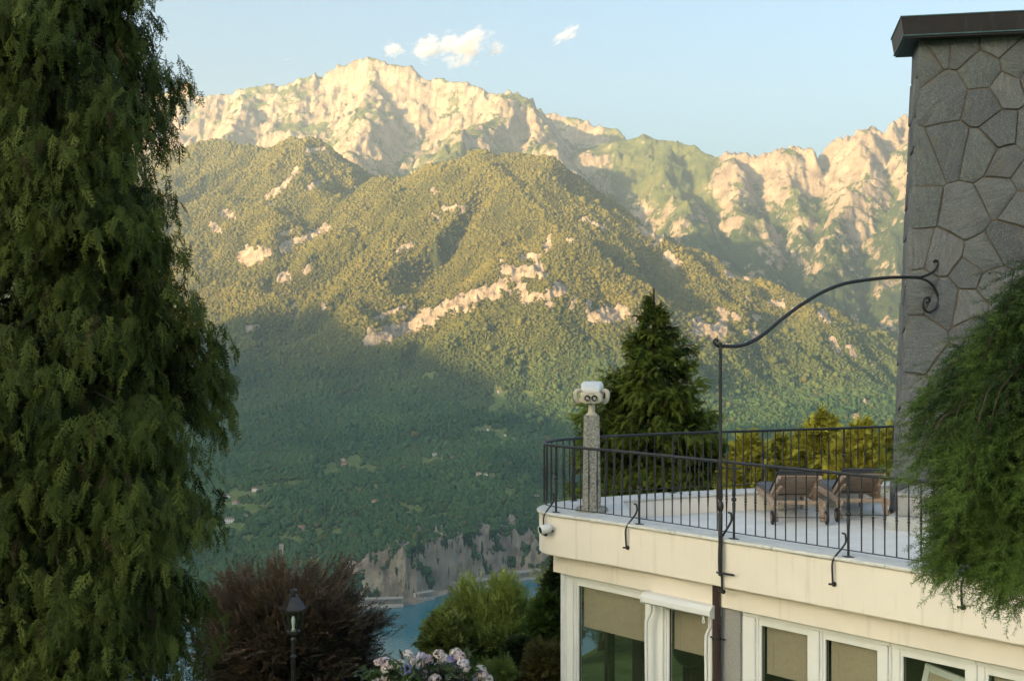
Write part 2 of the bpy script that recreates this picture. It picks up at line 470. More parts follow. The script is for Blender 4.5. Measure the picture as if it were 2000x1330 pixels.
CLIFFS = [(22, [(690, 1115), (740, 1095), (785, 1070)]), (34, [(730, 1142), (790, 1128)]), (40, [(800, 1110), (815, 1150)]), (30, [(835, 1105), (850, 1070)]), (36, [(880, 1075), (890, 1115)]), (30, [(905, 1075), (930, 1110)]), (30, [(935, 1045), (945, 1070)]),
 (24, [(975, 1090), (985, 1115)]), (30, [(1000, 1030), (1015, 1080)]), (24, [(1035, 1050), (1045, 1080)]), (16, [(855, 1045), (870, 1048)]), (16, [(850, 1140), (860, 1155)]), (12, [(815, 1030)])]
near = TF <= 0
rockN = np.maximum(patches([(w_ * 1.15, p_) for w_, p_ in ROCKS], 0.36) * 1.15, patches(CLIFFS, 0.8)) * near
meadow = patches(MEADOWS, 0.7) * near
gyy2, _ = np.gradient(TZ); 
# cliffs that fall to the lake road
zr = np.gradient(TZ, axis=0) / np.maximum(np.gradient(TY, axis=0), 1e-3)
low = sstep(6, 10, TZ - LAKE) * (1 - sstep(66, 86, TZ - LAKE)) * sstep(0.7, 1.5, zr) * near * (TSD < 140)
rockN = np.maximum(rockN, low * sstep(-0.2, 0.2, fbm(TX / 34, TZ / 55 + TY / 60, 4) + 0.1))
shore_rock = (1 - sstep(4, 9, TZ - LAKE)) * near
rockN = np.maximum(rockN, shore_rock * 0.9)
# relief of the bare patches
TZ = TZ + rockN * (9 * (ridged(TX / 30, TY / 45, 3) - 0.8)) * (TZ > LAKE + 6) + low * 7 * (ridged(TX / 22, TY / 80, 3) - 0.9)
# far massif: rock on what is steep and high, grass on ledges, woods low down
nz = fbm(TX / 260, TY / 260, 5); nz2 = fbm(TX / 900 + 4, TY / 900, 3)
e_u = np.stack(np.gradient(TX, axis=1)[None], -1)[..., 0:0] if False else None
ux, uz = np.gradient(TX, axis=1), np.gradient(TZ, axis=1)
vx, vy, vz = np.gradient(TX, axis=0), np.gradient(TY, axis=0), np.gradient(TZ, axis=0)
nx_, ny_, nz_ = -uz * vy, uz * vx - ux * vz, ux * vy
FSL = np.hypot(nx_, ny_) / np.maximum(np.abs(nz_), 1e-6)
rockF = 0.5 * sstep(0.55, 1.3, FSL) + 0.2 * sstep(0.5, 1.0, TS) + 0.36 * sstep(350, 1150, TZ) + 0.5 * nz + 0.25 * nz2 - 0.3
gp = sstep(1170, 1210, TPX) * (1 - sstep(1355, 1400, TPX)) * sstep(-10, 60, 420 - TPY)
rockF = rockF - 0.5 * gp
gr_right = sstep(1385, 1420, TPX) * sstep(-40, 120, 470 - TPY)
rockF = rockF + 0.46 * gr_right
woodF = sstep(600, 150, TZ) if False else 1 - sstep(250, 700, TZ + 300 * nz)

def submesh(name, sel, attrs, mat):
    nr, nc = TX.shape
    idx = np.arange(nr * nc).reshape(nr, nc)
    q = np.stack([idx[:-1, :-1], idx[:-1, 1:], idx[1:, 1:], idx[1:, :-1]], -1).reshape(-1, 4)
    fs = sel[:-1, :-1].ravel()
    q = q[fs]
    used, inv = np.unique(q, return_inverse=True)
    V = np.stack([TX, TY, TZ], -1).reshape(-1, 3)[used]
    me = npmesh(name, V, inv.reshape(-1, 4), True, {k: v.ravel()[used] for k, v in attrs.items()})
    return link(name, me, mat)
TZ = np.maximum(TZ, LAKE - 12)
TPY = HZ - F * TZ / TY
o = submesh('limestone_massif', ~near, {'rock': rockF, 'wood': woodF}, M_MASSIF); tag(o, kind='structure')
o = submesh('wooded_mountainside', near, {'rock': rockN, 'meadow': meadow}, M_WOODED); tag(o, kind='structure')

# ------------------------------------------------------------------ the lake
m = NM('lake_water')
pos = m.pos()
m.base((0.02, 0.13, 0.16), 0.12)
m.bsdf.inputs['IOR'].default_value = 1.33
m.bsdf.inputs['Specular IOR Level'].default_value = 0.5
mp = m.node('ShaderNodeMapping', {0: pos}); mp.inputs['Scale'].default_value = (1.0, 0.5, 1.0)
m.bump(m.noise(mp.outputs[0], 0.25, 5, 0.6), 0.25, 1.2)
me = npmesh('lake', [(-3500, 60, LAKE), (3500, 60, LAKE), (3500, 2700, LAKE), (-3500, 2700, LAKE)], [(0, 1, 2, 3)])
tag(link('lake', me, m.m), kind='structure')

# ------------------------------------------------------------------ the evening hills behind and to the left, whose shade lies over the near shore
SB = [(300, 660), (430, 640), (560, 618), (620, 592), (680, 640), (760, 672), (850, 692), (930, 735), (1040, 800), (1150, 835), (1300, 850), (1450, 835), (1600, 830), (1750, 830)]
T_SH = 5200.0
sh = Vector((sun_dir.x, sun_dir.y)).normalized()
nu = Vector((sh.y, -sh.x))
if nu.x < 0: nu = -nu
crest = []
for p in SB:
    Yh, k, j = firsthit(*p)
    w = Vector((TX[k, j], TY[k, j]))
    crest.append((w.dot(nu), w.dot(sh) + T_SH, TZ[k, j] + T_SH * math.tan(R(SUN_EL))))
crest.sort()
cu = [c[0] for c in crest]; cz = [c[2] for c in crest]; ca = [c[1] for c in crest]
print('caster', [(round(a), round(b), round(c)) for a, b, c in crest])
hu = np.arange(cu[0] - 2500, 3200, 60.0)
ext_u = [cu[0] - 2500, cu[0] - 600] + cu + [cu[-1] + 500, 0, 1200, 3200]
ext_z = [700, cz[0] + 30] + cz + [cz[-1] + 30, 585, 585, 540]
am = sum(ca) / len(ca)
ha = np.linspace(-1600, 1600, 41)
ctop = np.interp(hu, ext_u, ext_z)
along = np.interp(hu, [hu[0], cu[0], cu[-1], 0, 3200], [am, am, am, 2700, 2700])
UU, AA = np.meshgrid(hu, ha)
top = np.interp(UU, hu, ctop)
base_a = np.interp(UU, hu, along) + AA
# the crest is kept level with the shadow line at T_SH, whatever its own distance
top = top + (np.interp(UU, hu, along) - np.interp(UU, ext_u, [ca[0], ca[0]] + ca + [ca[-1], 2700, 2700, 2700])) * math.tan(R(SUN_EL))
zz = top - np.abs(AA) * 0.62 + (1 - np.exp(-np.abs(AA) / 300)) * 90 * fbm(UU / 600, base_a / 600, 4) + 10 * fbm(UU / 120, base_a / 120, 2)
zz = np.maximum(zz, LAKE - 12)
VX = UU * nu.x + base_a * sh.x; VY = UU * nu.y + base_a * sh.y
nr, nc = UU.shape
idx = np.arange(nr * nc).reshape(nr, nc)
q = np.stack([idx[:-1, :-1], idx[:-1, 1:], idx[1:, 1:], idx[1:, :-1]], -1).reshape(-1, 4)
me = npmesh('evening_hills', np.stack([VX, VY, zz], -1).reshape(-1, 3), q, True, {'rock': np.zeros(VX.size), 'meadow': np.zeros(VX.size)})
tag(link('evening_hills', me, M_WOODED), kind='structure')

# ------------------------------------------------------------------ haze in the air
def box_mesh(name, x0, x1, y0, y1, z0, z1):
    v = [(x, y, z) for z in (z0, z1) for y in (y0, y1) for x in (x0, x1)]
    f = [(0, 2, 3, 1), (4, 5, 7, 6), (0, 1, 5, 4), (2, 6, 7, 3), (0, 4, 6, 2), (1, 3, 7, 5)]
    return npmesh(name, v, f)
hz = bpy.data.materials.new('haze')
hz.use_nodes = True
hz.node_tree.nodes.remove(hz.node_tree.nodes['Principled BSDF'])
pv = hz.node_tree.nodes.new('ShaderNodeVolumePrincipled')
pv.inputs['Color'].default_value = (0.66, 0.85, 1.0, 1)
pv.inputs['Density'].default_value = 6.0e-5
pv.inputs['Anisotropy'].default_value = 0.25
hz.node_tree.links.new(pv.outputs[0], hz.node_tree.nodes['Material Output'].inputs['Volume'])
HAZE = box_mesh('haze', -9500, 7500, -5200, 9400, LAKE - 16, 1840)
tag(link('haze', HAZE, hz), kind='stuff')
# ------------------------------------------------------------------ scattering of leaves and crowns (geometry nodes, for masses nobody could count)
def proto(name, mesh, mat):
    if mat is not None and len(mesh.materials) == 0:
        mesh.materials.append(mat)
    return bpy.data.objects.new(name, mesh)

def scatter(name, pts, rot, scl, tint, protos, parent=None, seed=0):
    n = len(pts)
    me = bpy.data.meshes.new(name)
    me.vertices.add(n)
    me.vertices.foreach_set('co', np.asarray(pts, np.float32).ravel())
    def va(nm, arr, typ):
        a = me.attributes.new(nm, typ, 'POINT')
        a.data.foreach_set({'FLOAT_VECTOR': 'vector', 'FLOAT_COLOR': 'color', 'INT': 'value'}[typ], arr.ravel())
    scl = np.asarray(scl, np.float32)
    if scl.ndim == 1: scl = np.repeat(scl[:, None], 3, 1)
    va('rot', np.asarray(rot, np.float32), 'FLOAT_VECTOR')
    va('scl', scl, 'FLOAT_VECTOR')
    tint = np.asarray(tint, np.float32)
    va('tint', np.concatenate([tint, np.ones((n, 1), np.float32)], 1), 'FLOAT_COLOR')
    va('pick', np.random.RandomState(seed + 11).randint(0, len(protos), n).astype(np.int32), 'INT')
    o = link(name, me, None, parent)
    ng = bpy.data.node_groups.new(name, 'GeometryNodeTree')
    ng.interface.new_socket('Geometry', in_out='INPUT', socket_type='NodeSocketGeometry')
    ng.interface.new_socket('Geometry', in_out='OUTPUT', socket_type='NodeSocketGeometry')
    N = ng.nodes; L = ng.links
    gi = N.new('NodeGroupInput'); go = N.new('NodeGroupOutput')
    iop = N.new('GeometryNodeInstanceOnPoints')
    L.new(gi.outputs[0], iop.inputs['Points'])
    jg = N.new('GeometryNodeJoinGeometry')
    for p in protos:
        oi = N.new('GeometryNodeObjectInfo')
        oi.inputs['Object'].default_value = p
        oi.inputs['As Instance'].default_value = True
        L.new(oi.outputs['Geometry'], jg.inputs[0])
    L.new(jg.outputs[0], iop.inputs['Instance'])
    iop.inputs['Pick Instance'].default_value = True
    def na(nm, typ):
        a = N.new('GeometryNodeInputNamedAttribute'); a.data_type = typ; a.inputs['Name'].default_value = nm
        return a.outputs[0]
    L.new(na('pick', 'INT'), iop.inputs['Instance Index'])
    e2r = N.new('FunctionNodeEulerToRotation')
    L.new(na('rot', 'FLOAT_VECTOR'), e2r.inputs[0]); L.new(e2r.outputs[0], iop.inputs['Rotation'])
    L.new(na('scl', 'FLOAT_VECTOR'), iop.inputs['Scale'])
    L.new(iop.outputs[0], go.inputs[0])
    md = o.modifiers.new('scatter', 'NODES')
    md.node_group = ng
    return o

def leaf_mat(name, rough=0.6, transl=0.25, spec=0.25, var=0.35, scale=3.0):
    """foliage: colour comes from each leaf spray's own tint"""
    m = NM(name)
    t = m.attr('tint', 'Color', 'INSTANCER')
    oi = m.node('ShaderNodeObjectInfo').outputs['Random']
    t = m.mix(m.math('MULTIPLY', m.noise(m.coord('Object'), scale, 3, 0.6), var), t, (0.012, 0.02, 0.006))
    m.base(t, rough)
    m.bsdf.inputs['Specular IOR Level'].default_value = spec
    if transl:
        tr = m.node('ShaderNodeBsdfTranslucent', {0: t})
        mx = m.node('ShaderNodeMixShader', {0: transl})
        m.l.new(m.bsdf.outputs[0], mx.inputs[1]); m.l.new(tr.outputs[0], mx.inputs[2])
        m.l.new(mx.outputs[0], m.out.inputs[0])
    return m.m

def icos(sub):
    bm = bmesh.new()
    bmesh.ops.create_icosphere(bm, subdivisions=sub, radius=1.0)
    v = np.array([x.co[:] for x in bm.verts]); f = np.array([[q.index for q in x.verts] for x in bm.faces])
    bm.free()
    return v, f

# ------------------------------------------------------------------ the wood on the mountainside
M_FOREST = leaf_mat('forest_crowns', 0.9, 0.4, 0.05, 0.3, 1.3)
crown_protos = []
for k in range(3):
    v, f = icos(2)
    d = 1 + 0.28 * noise2(v[:, 0] * 1.7 + 5 * k, v[:, 1] * 1.7 + v[:, 2] * 1.3) + 0.2 * noise2(v[:, 1] * 3.1 + 9 * k, v[:, 0] * 3.1 - v[:, 2] * 2.7)
    v = v * d[:, None]
    v[:, 2] = np.where(v[:, 2] < 0, v[:, 2] * 0.55, v[:, 2] * (1.0 + 0.25 * k)) + 0.35
    crown_protos.append(proto('forest_crown', npmesh('forest_crown', v, f, True), M_FOREST))
rs = np.random.RandomState(3)
nr, nc = TX.shape
cellA = np.zeros(TX.shape)
cellA[:-1, :-1] = (TX[:-1, 1:] - TX[:-1, :-1]) * (TY[1:, :-1] - TY[:-1, :-1])
crad = np.interp(TY, [1500, 2500, 5500], [1.7, 2.0, 2.9])
clear = np.maximum(rockN + 0.55 * fbm(TX / 16, TY / 16, 3), 0) * 1.0
seen = vis.copy()
for s in (1, 2, 3, 4, 6, 8):
    seen[:-s] |= vis[s:]; seen[s:] |= vis[:-s]
dens = cellA / (1.3 * crad) ** 2 * (clear < 0.5) * near * (TZ > LAKE + 7) * (meadow + 0.25 * fbm(TX / 30, TY / 30, 2) < 0.45) * seen
dens *= (TPX > 250) & (TPX < 1850)
dens *= 1 - 0.75 * sstep(0.1, 0.5, fbm(TX / 60 + 9, TY / 60, 3)) * sstep(160, 60, TZ - LAKE)   # loose trees on the bench
dens *= np.where(zr > 1.6, 0.35, 1)
cnt = rs.poisson(dens)
rr, cc = np.nonzero(cnt)
rep = cnt[rr, cc]
rr = np.repeat(rr, rep); cc = np.repeat(cc, rep)
n = len(rr)
print('forest trees', n)
fu = rs.uniform(0, 1, n); fv = rs.uniform(0, 1, n)
r1 = np.minimum(rr + 1, nr - 1); c1 = np.minimum(cc + 1, nc - 1)
def bl(A):
    return A[rr, cc] * (1 - fu) * (1 - fv) + A[rr, c1] * fu * (1 - fv) + A[r1, cc] * (1 - fu) * fv + A[r1, c1] * fu * fv
fx_, fy_, fz_ = bl(TX), bl(TY), bl(TZ)
rad = crad[rr, cc] * np.exp(rs.normal(0, 0.4, n)) * (1 + 0.45 * fbm(fx_ / 90, fy_ / 90, 2)) * 1.0
scl = np.stack([rad, rad, rad * rs.uniform(0.65, 1.15, n)], 1)
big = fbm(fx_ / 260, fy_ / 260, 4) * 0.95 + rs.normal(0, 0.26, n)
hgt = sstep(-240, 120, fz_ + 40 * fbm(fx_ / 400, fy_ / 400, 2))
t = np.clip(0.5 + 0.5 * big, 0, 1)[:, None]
lowc = (1 - t) * np.array([0.06, 0.125, 0.055]) + t * np.array([0.13, 0.21, 0.075])  # lower woods greener, with some of the valley's blue haze put into the colour
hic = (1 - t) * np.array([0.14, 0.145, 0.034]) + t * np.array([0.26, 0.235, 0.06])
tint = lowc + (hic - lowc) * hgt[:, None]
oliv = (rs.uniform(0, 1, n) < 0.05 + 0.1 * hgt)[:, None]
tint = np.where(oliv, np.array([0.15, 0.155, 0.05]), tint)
rot = np.stack([rs.uniform(-.2, .2, n), rs.uniform(-.2, .2, n), rs.uniform(0, 6.28, n)], 1)
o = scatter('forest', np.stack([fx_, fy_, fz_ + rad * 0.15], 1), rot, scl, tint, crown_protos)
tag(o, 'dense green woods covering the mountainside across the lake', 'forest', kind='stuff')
# ------------------------------------------------------------------ mesh building helpers
class MB:
    """collects vertices and faces of ONE part"""
    def __init__(self):
        self.v = []; self.f = []
    def add(self, v, f):
        o = len(self.v)
        self.v += [tuple(p) for p in v]
        self.f += [tuple(i + o for i in q) for q in f]
        return self
    def box(self, x0, x1, y0, y1, z0, z1, M=None):
        v = [Vector((x, y, z)) for z in (z0, z1) for y in (y0, y1) for x in (x0, x1)]
        if M is not None: v = [M @ p for p in v]
        return self.add(v, [(0, 2, 3, 1), (4, 5, 7, 6), (0, 1, 5, 4), (2, 6, 7, 3), (0, 4, 6, 2), (1, 3, 7, 5)])
    def bar(self, a, b, w, h, up=(0, 0, 1)):
        a = Vector(a); b = Vector(b); d = (b - a).normalized()
        s = d.cross(Vector(up))
        if s.length < 1e-4: s = d.cross(Vector((1, 0, 0)))
        s.normalize(); t = s.cross(d).normalized()
        v = [p + s * (i * w / 2) + t * (j * h / 2) for p in (a, b) for i, j in ((-1, -1), (1, -1), (1, 1), (-1, 1))]
        return self.add(v, [(3, 2, 1, 0), (4, 5, 6, 7), (0, 1, 5, 4), (1, 2, 6, 5), (2, 3, 7, 6), (3, 0, 4, 7)])
    def lathe(self, prof, n=12, c=(0, 0, 0), axis=None, caps=True):
        """prof: list of (radius, height)"""
        c = Vector(c)
        M = Matrix.Identity(3) if axis is None else Vector(axis).normalized().to_track_quat('Z', 'Y').to_matrix()
        v = []; f = []
        for r, z in prof:
            for k in range(n):
                a = 2 * math.pi * k / n
                v.append(c + M @ Vector((r * math.cos(a), r * math.sin(a), z)))
        for i in range(len(prof) - 1):
            for k in range(n):
                k2 = (k + 1) % n
                f.append((i * n + k, i * n + k2, (i + 1) * n + k2, (i + 1) * n + k))
        if caps:
            f.append(tuple(reversed(range(n)))); f.append(tuple((len(prof) - 1) * n + k for k in range(n)))
        return self.add(v, f)
    def tube(self, pts, r, n=8, caps=True):
        pts = [Vector(p) for p in pts]
        rs_ = r if isinstance(r, (list, tuple)) else [r] * len(pts)
        v = []; f = []; pn = None
        for i, p in enumerate(pts):
            d = (pts[min(i + 1, len(pts) - 1)] - pts[max(i - 1, 0)]).normalized()
            if pn is None:
                pn = d.orthogonal().normalized()
            pn = (pn - d * pn.dot(d)).normalized()
            q = d.cross(pn)
            for k in range(n):
                a = 2 * math.pi * k / n
                v.append(p + (pn * math.cos(a) + q * math.sin(a)) * rs_[i])
        for i in range(len(pts) - 1):
            for k in range(n):
                k2 = (k + 1) % n
                f.append((i * n + k, i * n + k2, (i + 1) * n + k2, (i + 1) * n + k))
        if caps:
            f.append(tuple(reversed(range(n)))); f.append(tuple((len(pts) - 1) * n + k for k in range(n)))
        return self.add(v, f)
    def mesh(self, name, smooth=False, bevel=0.0, seg=1):
        me = bpy.data.meshes.new(name)
        me.from_pydata(self.v, [], self.f)
        if bevel > 0:
            bm = bmesh.new(); bm.from_mesh(me)
            ed = [e for e in bm.edges if len(e.link_faces) == 2 and e.calc_face_angle(0) > 0.6]
            bmesh.ops.bevel(bm, geom=ed, offset=bevel, segments=seg, affect='EDGES', clamp_overlap=True)
            bm.to_mesh(me); bm.free()
        if smooth:
            me.polygons.foreach_set('use_smooth', np.ones(len(me.polygons), bool))
            me.set_sharp_from_angle(angle=R(40))
        me.update()
        return me
    def build(self, name, mat, parent=None, smooth=False, bevel=0.0, seg=1):
        return link(name, self.mesh(name, smooth, bevel, seg), mat, parent)

def catmull(pts, n):
    pts = [Vector(p) for p in pts]
    out = []
    e = [pts[0] * 2 - pts[1]] + pts + [pts[-1] * 2 - pts[-2]]
    for i in range(1, len(e) - 2):
        for k in range(n):
            t = k / n
            a, b, c, d = e[i - 1], e[i], e[i + 1], e[i + 2]
            out.append(0.5 * ((2 * b) + (c - a) * t + (2 * a - 5 * b + 4 * c - d) * t * t + (3 * b - a - 3 * c + d) * t ** 3))
    out.append(pts[-1])
    return out

def resample(pts, step):
    L = [0.0]
    for a, b in zip(pts[:-1], pts[1:]): L.append(L[-1] + (b - a).length)
    n = max(2, int(round(L[-1] / step)) + 1)
    out = []
    j = 0
    for k in range(n):
        s = L[-1] * k / (n - 1)
        while j < len(L) - 2 and L[j + 1] < s: j += 1
        t = (s - L[j]) / max(1e-9, L[j + 1] - L[j])
        out.append(pts[j].lerp(pts[j + 1], t))
    return out

# ------------------------------------------------------------------ materials of the built things
def paint(name, col, rough=0.6, var=0.12, scale=2.0, bump=0.0, bscale=40, dirt=None, spec=0.3, metal=0.0):
    m = NM(name)
    c = m.coord('Object')
    n = m.noise(c, scale, 6, 0.6)
    dark = tuple(x * (1 - var) for x in col); lite = tuple(min(1, x * (1 + var)) for x in col)
    cc = m.ramp(n, [(0.3, dark), (0.7, lite)])
    if dirt:
        mp = m.node('ShaderNodeMapping', {0: c}); mp.inputs['Scale'].default_value = (6, 6, 0.5)
        d = m.ramp(m.noise(mp.outputs[0], 1.2, 6, 0.65), [(0.56, (0, 0, 0)), (0.8, (1, 1, 1))])
        cc = m.mix(m.math('MULTIPLY', d, dirt[1]), cc, dirt[0])
    m.base(cc, rough)
    m.bsdf.inputs['Specular IOR Level'].default_value = spec
    m.bsdf.inputs['Metallic'].default_value = metal
    if bump: m.bump(m.noise(c, bscale, 5, 0.6), bump, 0.01)
    return m.m

M_STUCCO = paint('cream_stucco', (0.87, 0.785, 0.69), 0.85, 0.035, 1.3, 0.25, 70, dirt=((0.45, 0.38, 0.3), 0.42))
M_COPING = paint('pale_stone_coping', (0.68, 0.665, 0.63), 0.75, 0.12, 5.0, 0.2, 60, dirt=((0.3, 0.3, 0.28), 0.6))
M_TILE = paint('pale_floor_tile', (0.78, 0.765, 0.74), 0.6, 0.08, 2.0, 0.1, 80)
M_GROUT = paint('tile_grout', (0.22, 0.215, 0.21), 0.9)
M_FRAME = paint('white_window_paint', (0.83, 0.825, 0.815), 0.4, 0.03, 2.0, dirt=((0.55, 0.52, 0.47), 0.25), spec=0.45)
M_WHITE = paint('white_metal', (0.78, 0.78, 0.77), 0.35, 0.03, spec=0.5)
M_GRANITE = paint('grey_concrete', (0.33, 0.32, 0.31), 0.85, 0.3, 90, 0.3, 120)
M_IRON = paint('black_iron', (0.022, 0.021, 0.023), 0.45, 0.5, 25, 0.35, 90, dirt=((0.09, 0.055, 0.035), 0.55), spec=0.5)
M_PIPE = paint('brown_downpipe', (0.055, 0.034, 0.034), 0.35, 0.2, 5, dirt=((0.14, 0.11, 0.1), 0.4), spec=0.5)
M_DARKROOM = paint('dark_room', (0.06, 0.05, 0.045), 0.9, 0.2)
M_WOODD = paint('dark_wood', (0.035, 0.024, 0.018), 0.4, 0.3, 4, spec=0.4)
M_SEAL = paint('black_seal', (0.02, 0.02, 0.02), 0.5)
m = NM('woven_blind')
c = m.coord('Object')
mp = m.node('ShaderNodeMapping', {0: c}); mp.inputs['Scale'].default_value = (8, 8, 260)
w1 = m.noise(mp.outputs[0], 1.0, 3, 0.7)
mp2 = m.node('ShaderNodeMapping', {0: c}); mp2.inputs['Scale'].default_value = (220, 220, 14)
w2 = m.noise(mp2.outputs[0], 1.0, 2, 0.7)
m.base(m.ramp(m.math('MULTIPLY', m.math('ADD', w1, w2), 0.5), [(0.3, (0.4, 0.3, 0.22)), (0.5, (0.58, 0.455, 0.345)), (0.7, (0.7, 0.57, 0.44))]), 0.85)
M_BLIND = m.m
M_CORD = paint('blind_cord', (0.6, 0.52, 0.42), 0.8)

def glass_mat(name, tint=(0.9, 0.93, 0.92), refl=1.0):
    m = NM(name)
    m.n.remove(m.bsdf)
    tr = m.node('ShaderNodeBsdfTransparent', {0: tint})
    gl = m.node('ShaderNodeBsdfGlossy', {0: (1, 1, 1), 'Roughness': 0.01})
    fr = m.node('ShaderNodeFresnel', {0: 1.5})
    f = m.math('MULTIPLY', fr.outputs[0], m.math('SUBTRACT', 1.7 * refl, m.math('MULTIPLY', m.node('ShaderNodeNewGeometry').outputs['Backfacing'], 1.7 * refl)), clamp=True)
    mx = m.node('ShaderNodeMixShader', {0: f})
    m.l.new(tr.outputs[0], mx.inputs[1]); m.l.new(gl.outputs[0], mx.inputs[2])
    m.l.new(mx.outputs[0], m.out.inputs[0])
    return m.m
M_GLASS = glass_mat('window_glass', refl=2.6)

# ------------------------------------------------------------------ the villa: plan
A0 = Vector((2.685, 15.9, 0))
UD = Vector((0.667, -0.745, 0)).normalized()
NO = Vector((-UD.y * -1, UD.x * -1, 0))          # outward normal of the front
NO = Vector((UD.y, -UD.x, 0)).normalized()
if NO.y > 0: NO = -NO
Z_RAIL, Z_COP, Z_FLOOR, Z_FASC, Z_HEAD, Z_GROUND = -1.68, -2.655, -2.96, -3.28, -3.6, -6.3
plan = [(7.6, 22.05, 0), (6.78, 21.73, 0), (5.12, 21.07, 0), (3.46, 20.5, 0), (2.45, 20.12, 0), (1.40, 19.57, 0), (0.98, 19.27, 0), (0.66, 18.93, 0), (0.5, 18.6, 0), (0.5, 18.3, 0), (0.70, 17.97, 0), (1.25, 17.45, 0), (1.745, 16.94, 0), (2.685, 15.9, 0)]
plan += [tuple(A0 + UD * s) for s in (0.8, 1.6, 2.4, 3.2, 4.0, 5.0, 6.0)]
curve = catmull(plan, 10)
curve = resample(curve, 0.06)
def offset(c, d):
    out = []
    for i, p in enumerate(c):
        t = (c[min(i + 1, len(c) - 1)] - c[max(i - 1, 0)]).normalized()
        out.append(p + Vector((t.y, -t.x, 0)) * d)
    return out
def ring(c, o1, o2, z1, z2):
    """closed strip between two offsets of the plan curve and two heights"""
    a = offset(c, o1); b = offset(c, o2)
    v = []; f = []
    for p, q in zip(a, b):
        v += [(p.x, p.y, z1), (p.x, p.y, z2), (q.x, q.y, z2), (q.x, q.y, z1)]
    for i in range(len(c) - 1):
        k = 4 * i
        for j in range(4):
            f.append((k + j, k + (j + 1) % 4, k + 4 + (j + 1) % 4, k + 4 + j))
    f.append((3, 2, 1, 0)); n = 4 * (len(c) - 1); f.append((n, n + 1, n + 2, n + 3))
    return MB().add(v, f)

villa = empty('villa', (A0.x, A0.y, Z_GROUND))
tag(villa, 'cream villa with rounded roof terrace and white framed windows', 'building')
VI = Matrix.Translation(-Vector((A0.x, A0.y, Z_GROUND)))
def vp(mb, name, mat, parent=None, smooth=False, bevel=0.0, seg=1):
    """part of the villa, given in place coordinates"""
    mb.v = [tuple(VI @ Vector(p)) for p in mb.v]
    return mb.build(name, mat, parent or villa, smooth, bevel, seg)
vp(ring(curve, 0.07, -0.30, Z_FASC, Z_COP - 0.045), 'fascia', M_STUCCO, smooth=True, bevel=0.012, seg=2)
# coping in stone lengths
seg = [0]
for i in range(len(curve)):
    if i - seg[-1] >= 26 or i == len(curve) - 1: seg.append(i)
for a, b in zip(seg[:-1], seg[1:]):
    cs = curve[a:b + 1]
    if len(cs) < 3: continue
    cs = [cs[0].lerp(cs[1], 0.06)] + cs[1:-1] + [cs[-1].lerp(cs[-2], 0.06)]
    vp(ring(cs, 0.105, -0.33, Z_COP - 0.043, Z_COP), 'coping_stone', M_COPING, smooth=True, bevel=0.008)
# inner fill: terrace slab, floor tiles, raised prow
inner = offset(curve, -0.29)
slab = [(p.x, p.y, Z_FLOOR - 0.03) for p in inner if p.x > 1.55]
n = len(slab)
mb = MB().add(slab + [(p[0], p[1], Z_FASC + 0.06) for p in slab], [tuple(range(n)), tuple(reversed(range(n, 2 * n)))] + [(i, (i + 1) % n, n + (i + 1) % n, n + i) for i in range(n)])
terr = vp(mb, 'terrace_floor', M_GROUT)
prow = [p for p in offset(curve, -0.03) if p.x < 1.75]
n = len(prow)
pz = Z_COP - 0.006
mb = MB().add([(p.x, p.y, pz) for p in prow] + [(p.x, p.y, pz - 0.28) for p in prow], [tuple(range(n)), tuple(reversed(range(n, 2 * n)))] + [(i, (i + 1) % n, n + (i + 1) % n, n + i) for i in range(n)])
vp(mb, 'prow_slab', M_COPING)
def inside(x, y, poly):
    c = False
    for i in range(len(poly)):
        a, b = poly[i], poly[i - 1]
        if (a[1] > y) != (b[1] > y) and x < (b[0] - a[0]) * (y - a[1]) / (b[1] - a[1]) + a[0]: c = not c
    return c
T = 0.6
e1 = Vector((0.94, 0.34, 0)); e2 = Vector((-0.34, 0.94, 0))
tile_me = MB().box(0.007, T - 0.007, 0.007, T - 0.007, -0.03, 0.0).mesh('tile', bevel=0.004)
tile_me.materials.append(M_TILE)
rng = random.Random(4)
for i in range(-12, 26):
    for j in range(-16, 16):
        p = Vector((3.2, 18.0, 0)) + e1 * (i * T) + e2 * (j * T)
        cs = [p, p + e1 * T, p + e1 * T + e2 * T, p + e2 * T]
        ok = sum(inside(c.x, c.y, slab) for c in cs)
        if ok == 0: continue
        if ok == 4:
            o = link('tile', tile_me, None, terr)
            o.location = VI @ Vector((p.x, p.y, Z_FLOOR + rng.uniform(-0.0015, 0.0015)))
            o.rotation_euler = (0, 0, math.atan2(e1.y, e1.x))
        else:       # cut tile along the parapet: clip by sampling
            g = 8
            mb = MB()
            for a in range(g):
                for b in range(g):
                    q = p + e1 * (0.004 + (T - 0.008) * (a + .5) / g) + e2 * (0.004 + (T - 0.008) * (b + .5) / g)
                    if inside(q.x, q.y, slab):
                        h = (T - 0.008) / g / 2 * 1.001
                        mb.add([q - e1 * h - e2 * h + Vector((0, 0, Z_FLOOR)), q + e1 * h - e2 * h + Vector((0, 0, Z_FLOOR)), q + e1 * h + e2 * h + Vector((0, 0, Z_FLOOR)), q - e1 * h + e2 * h + Vector((0, 0, Z_FLOOR))], [(0, 1, 2, 3)])
            if mb.v: vp(mb, 'tile', M_TILE, terr)

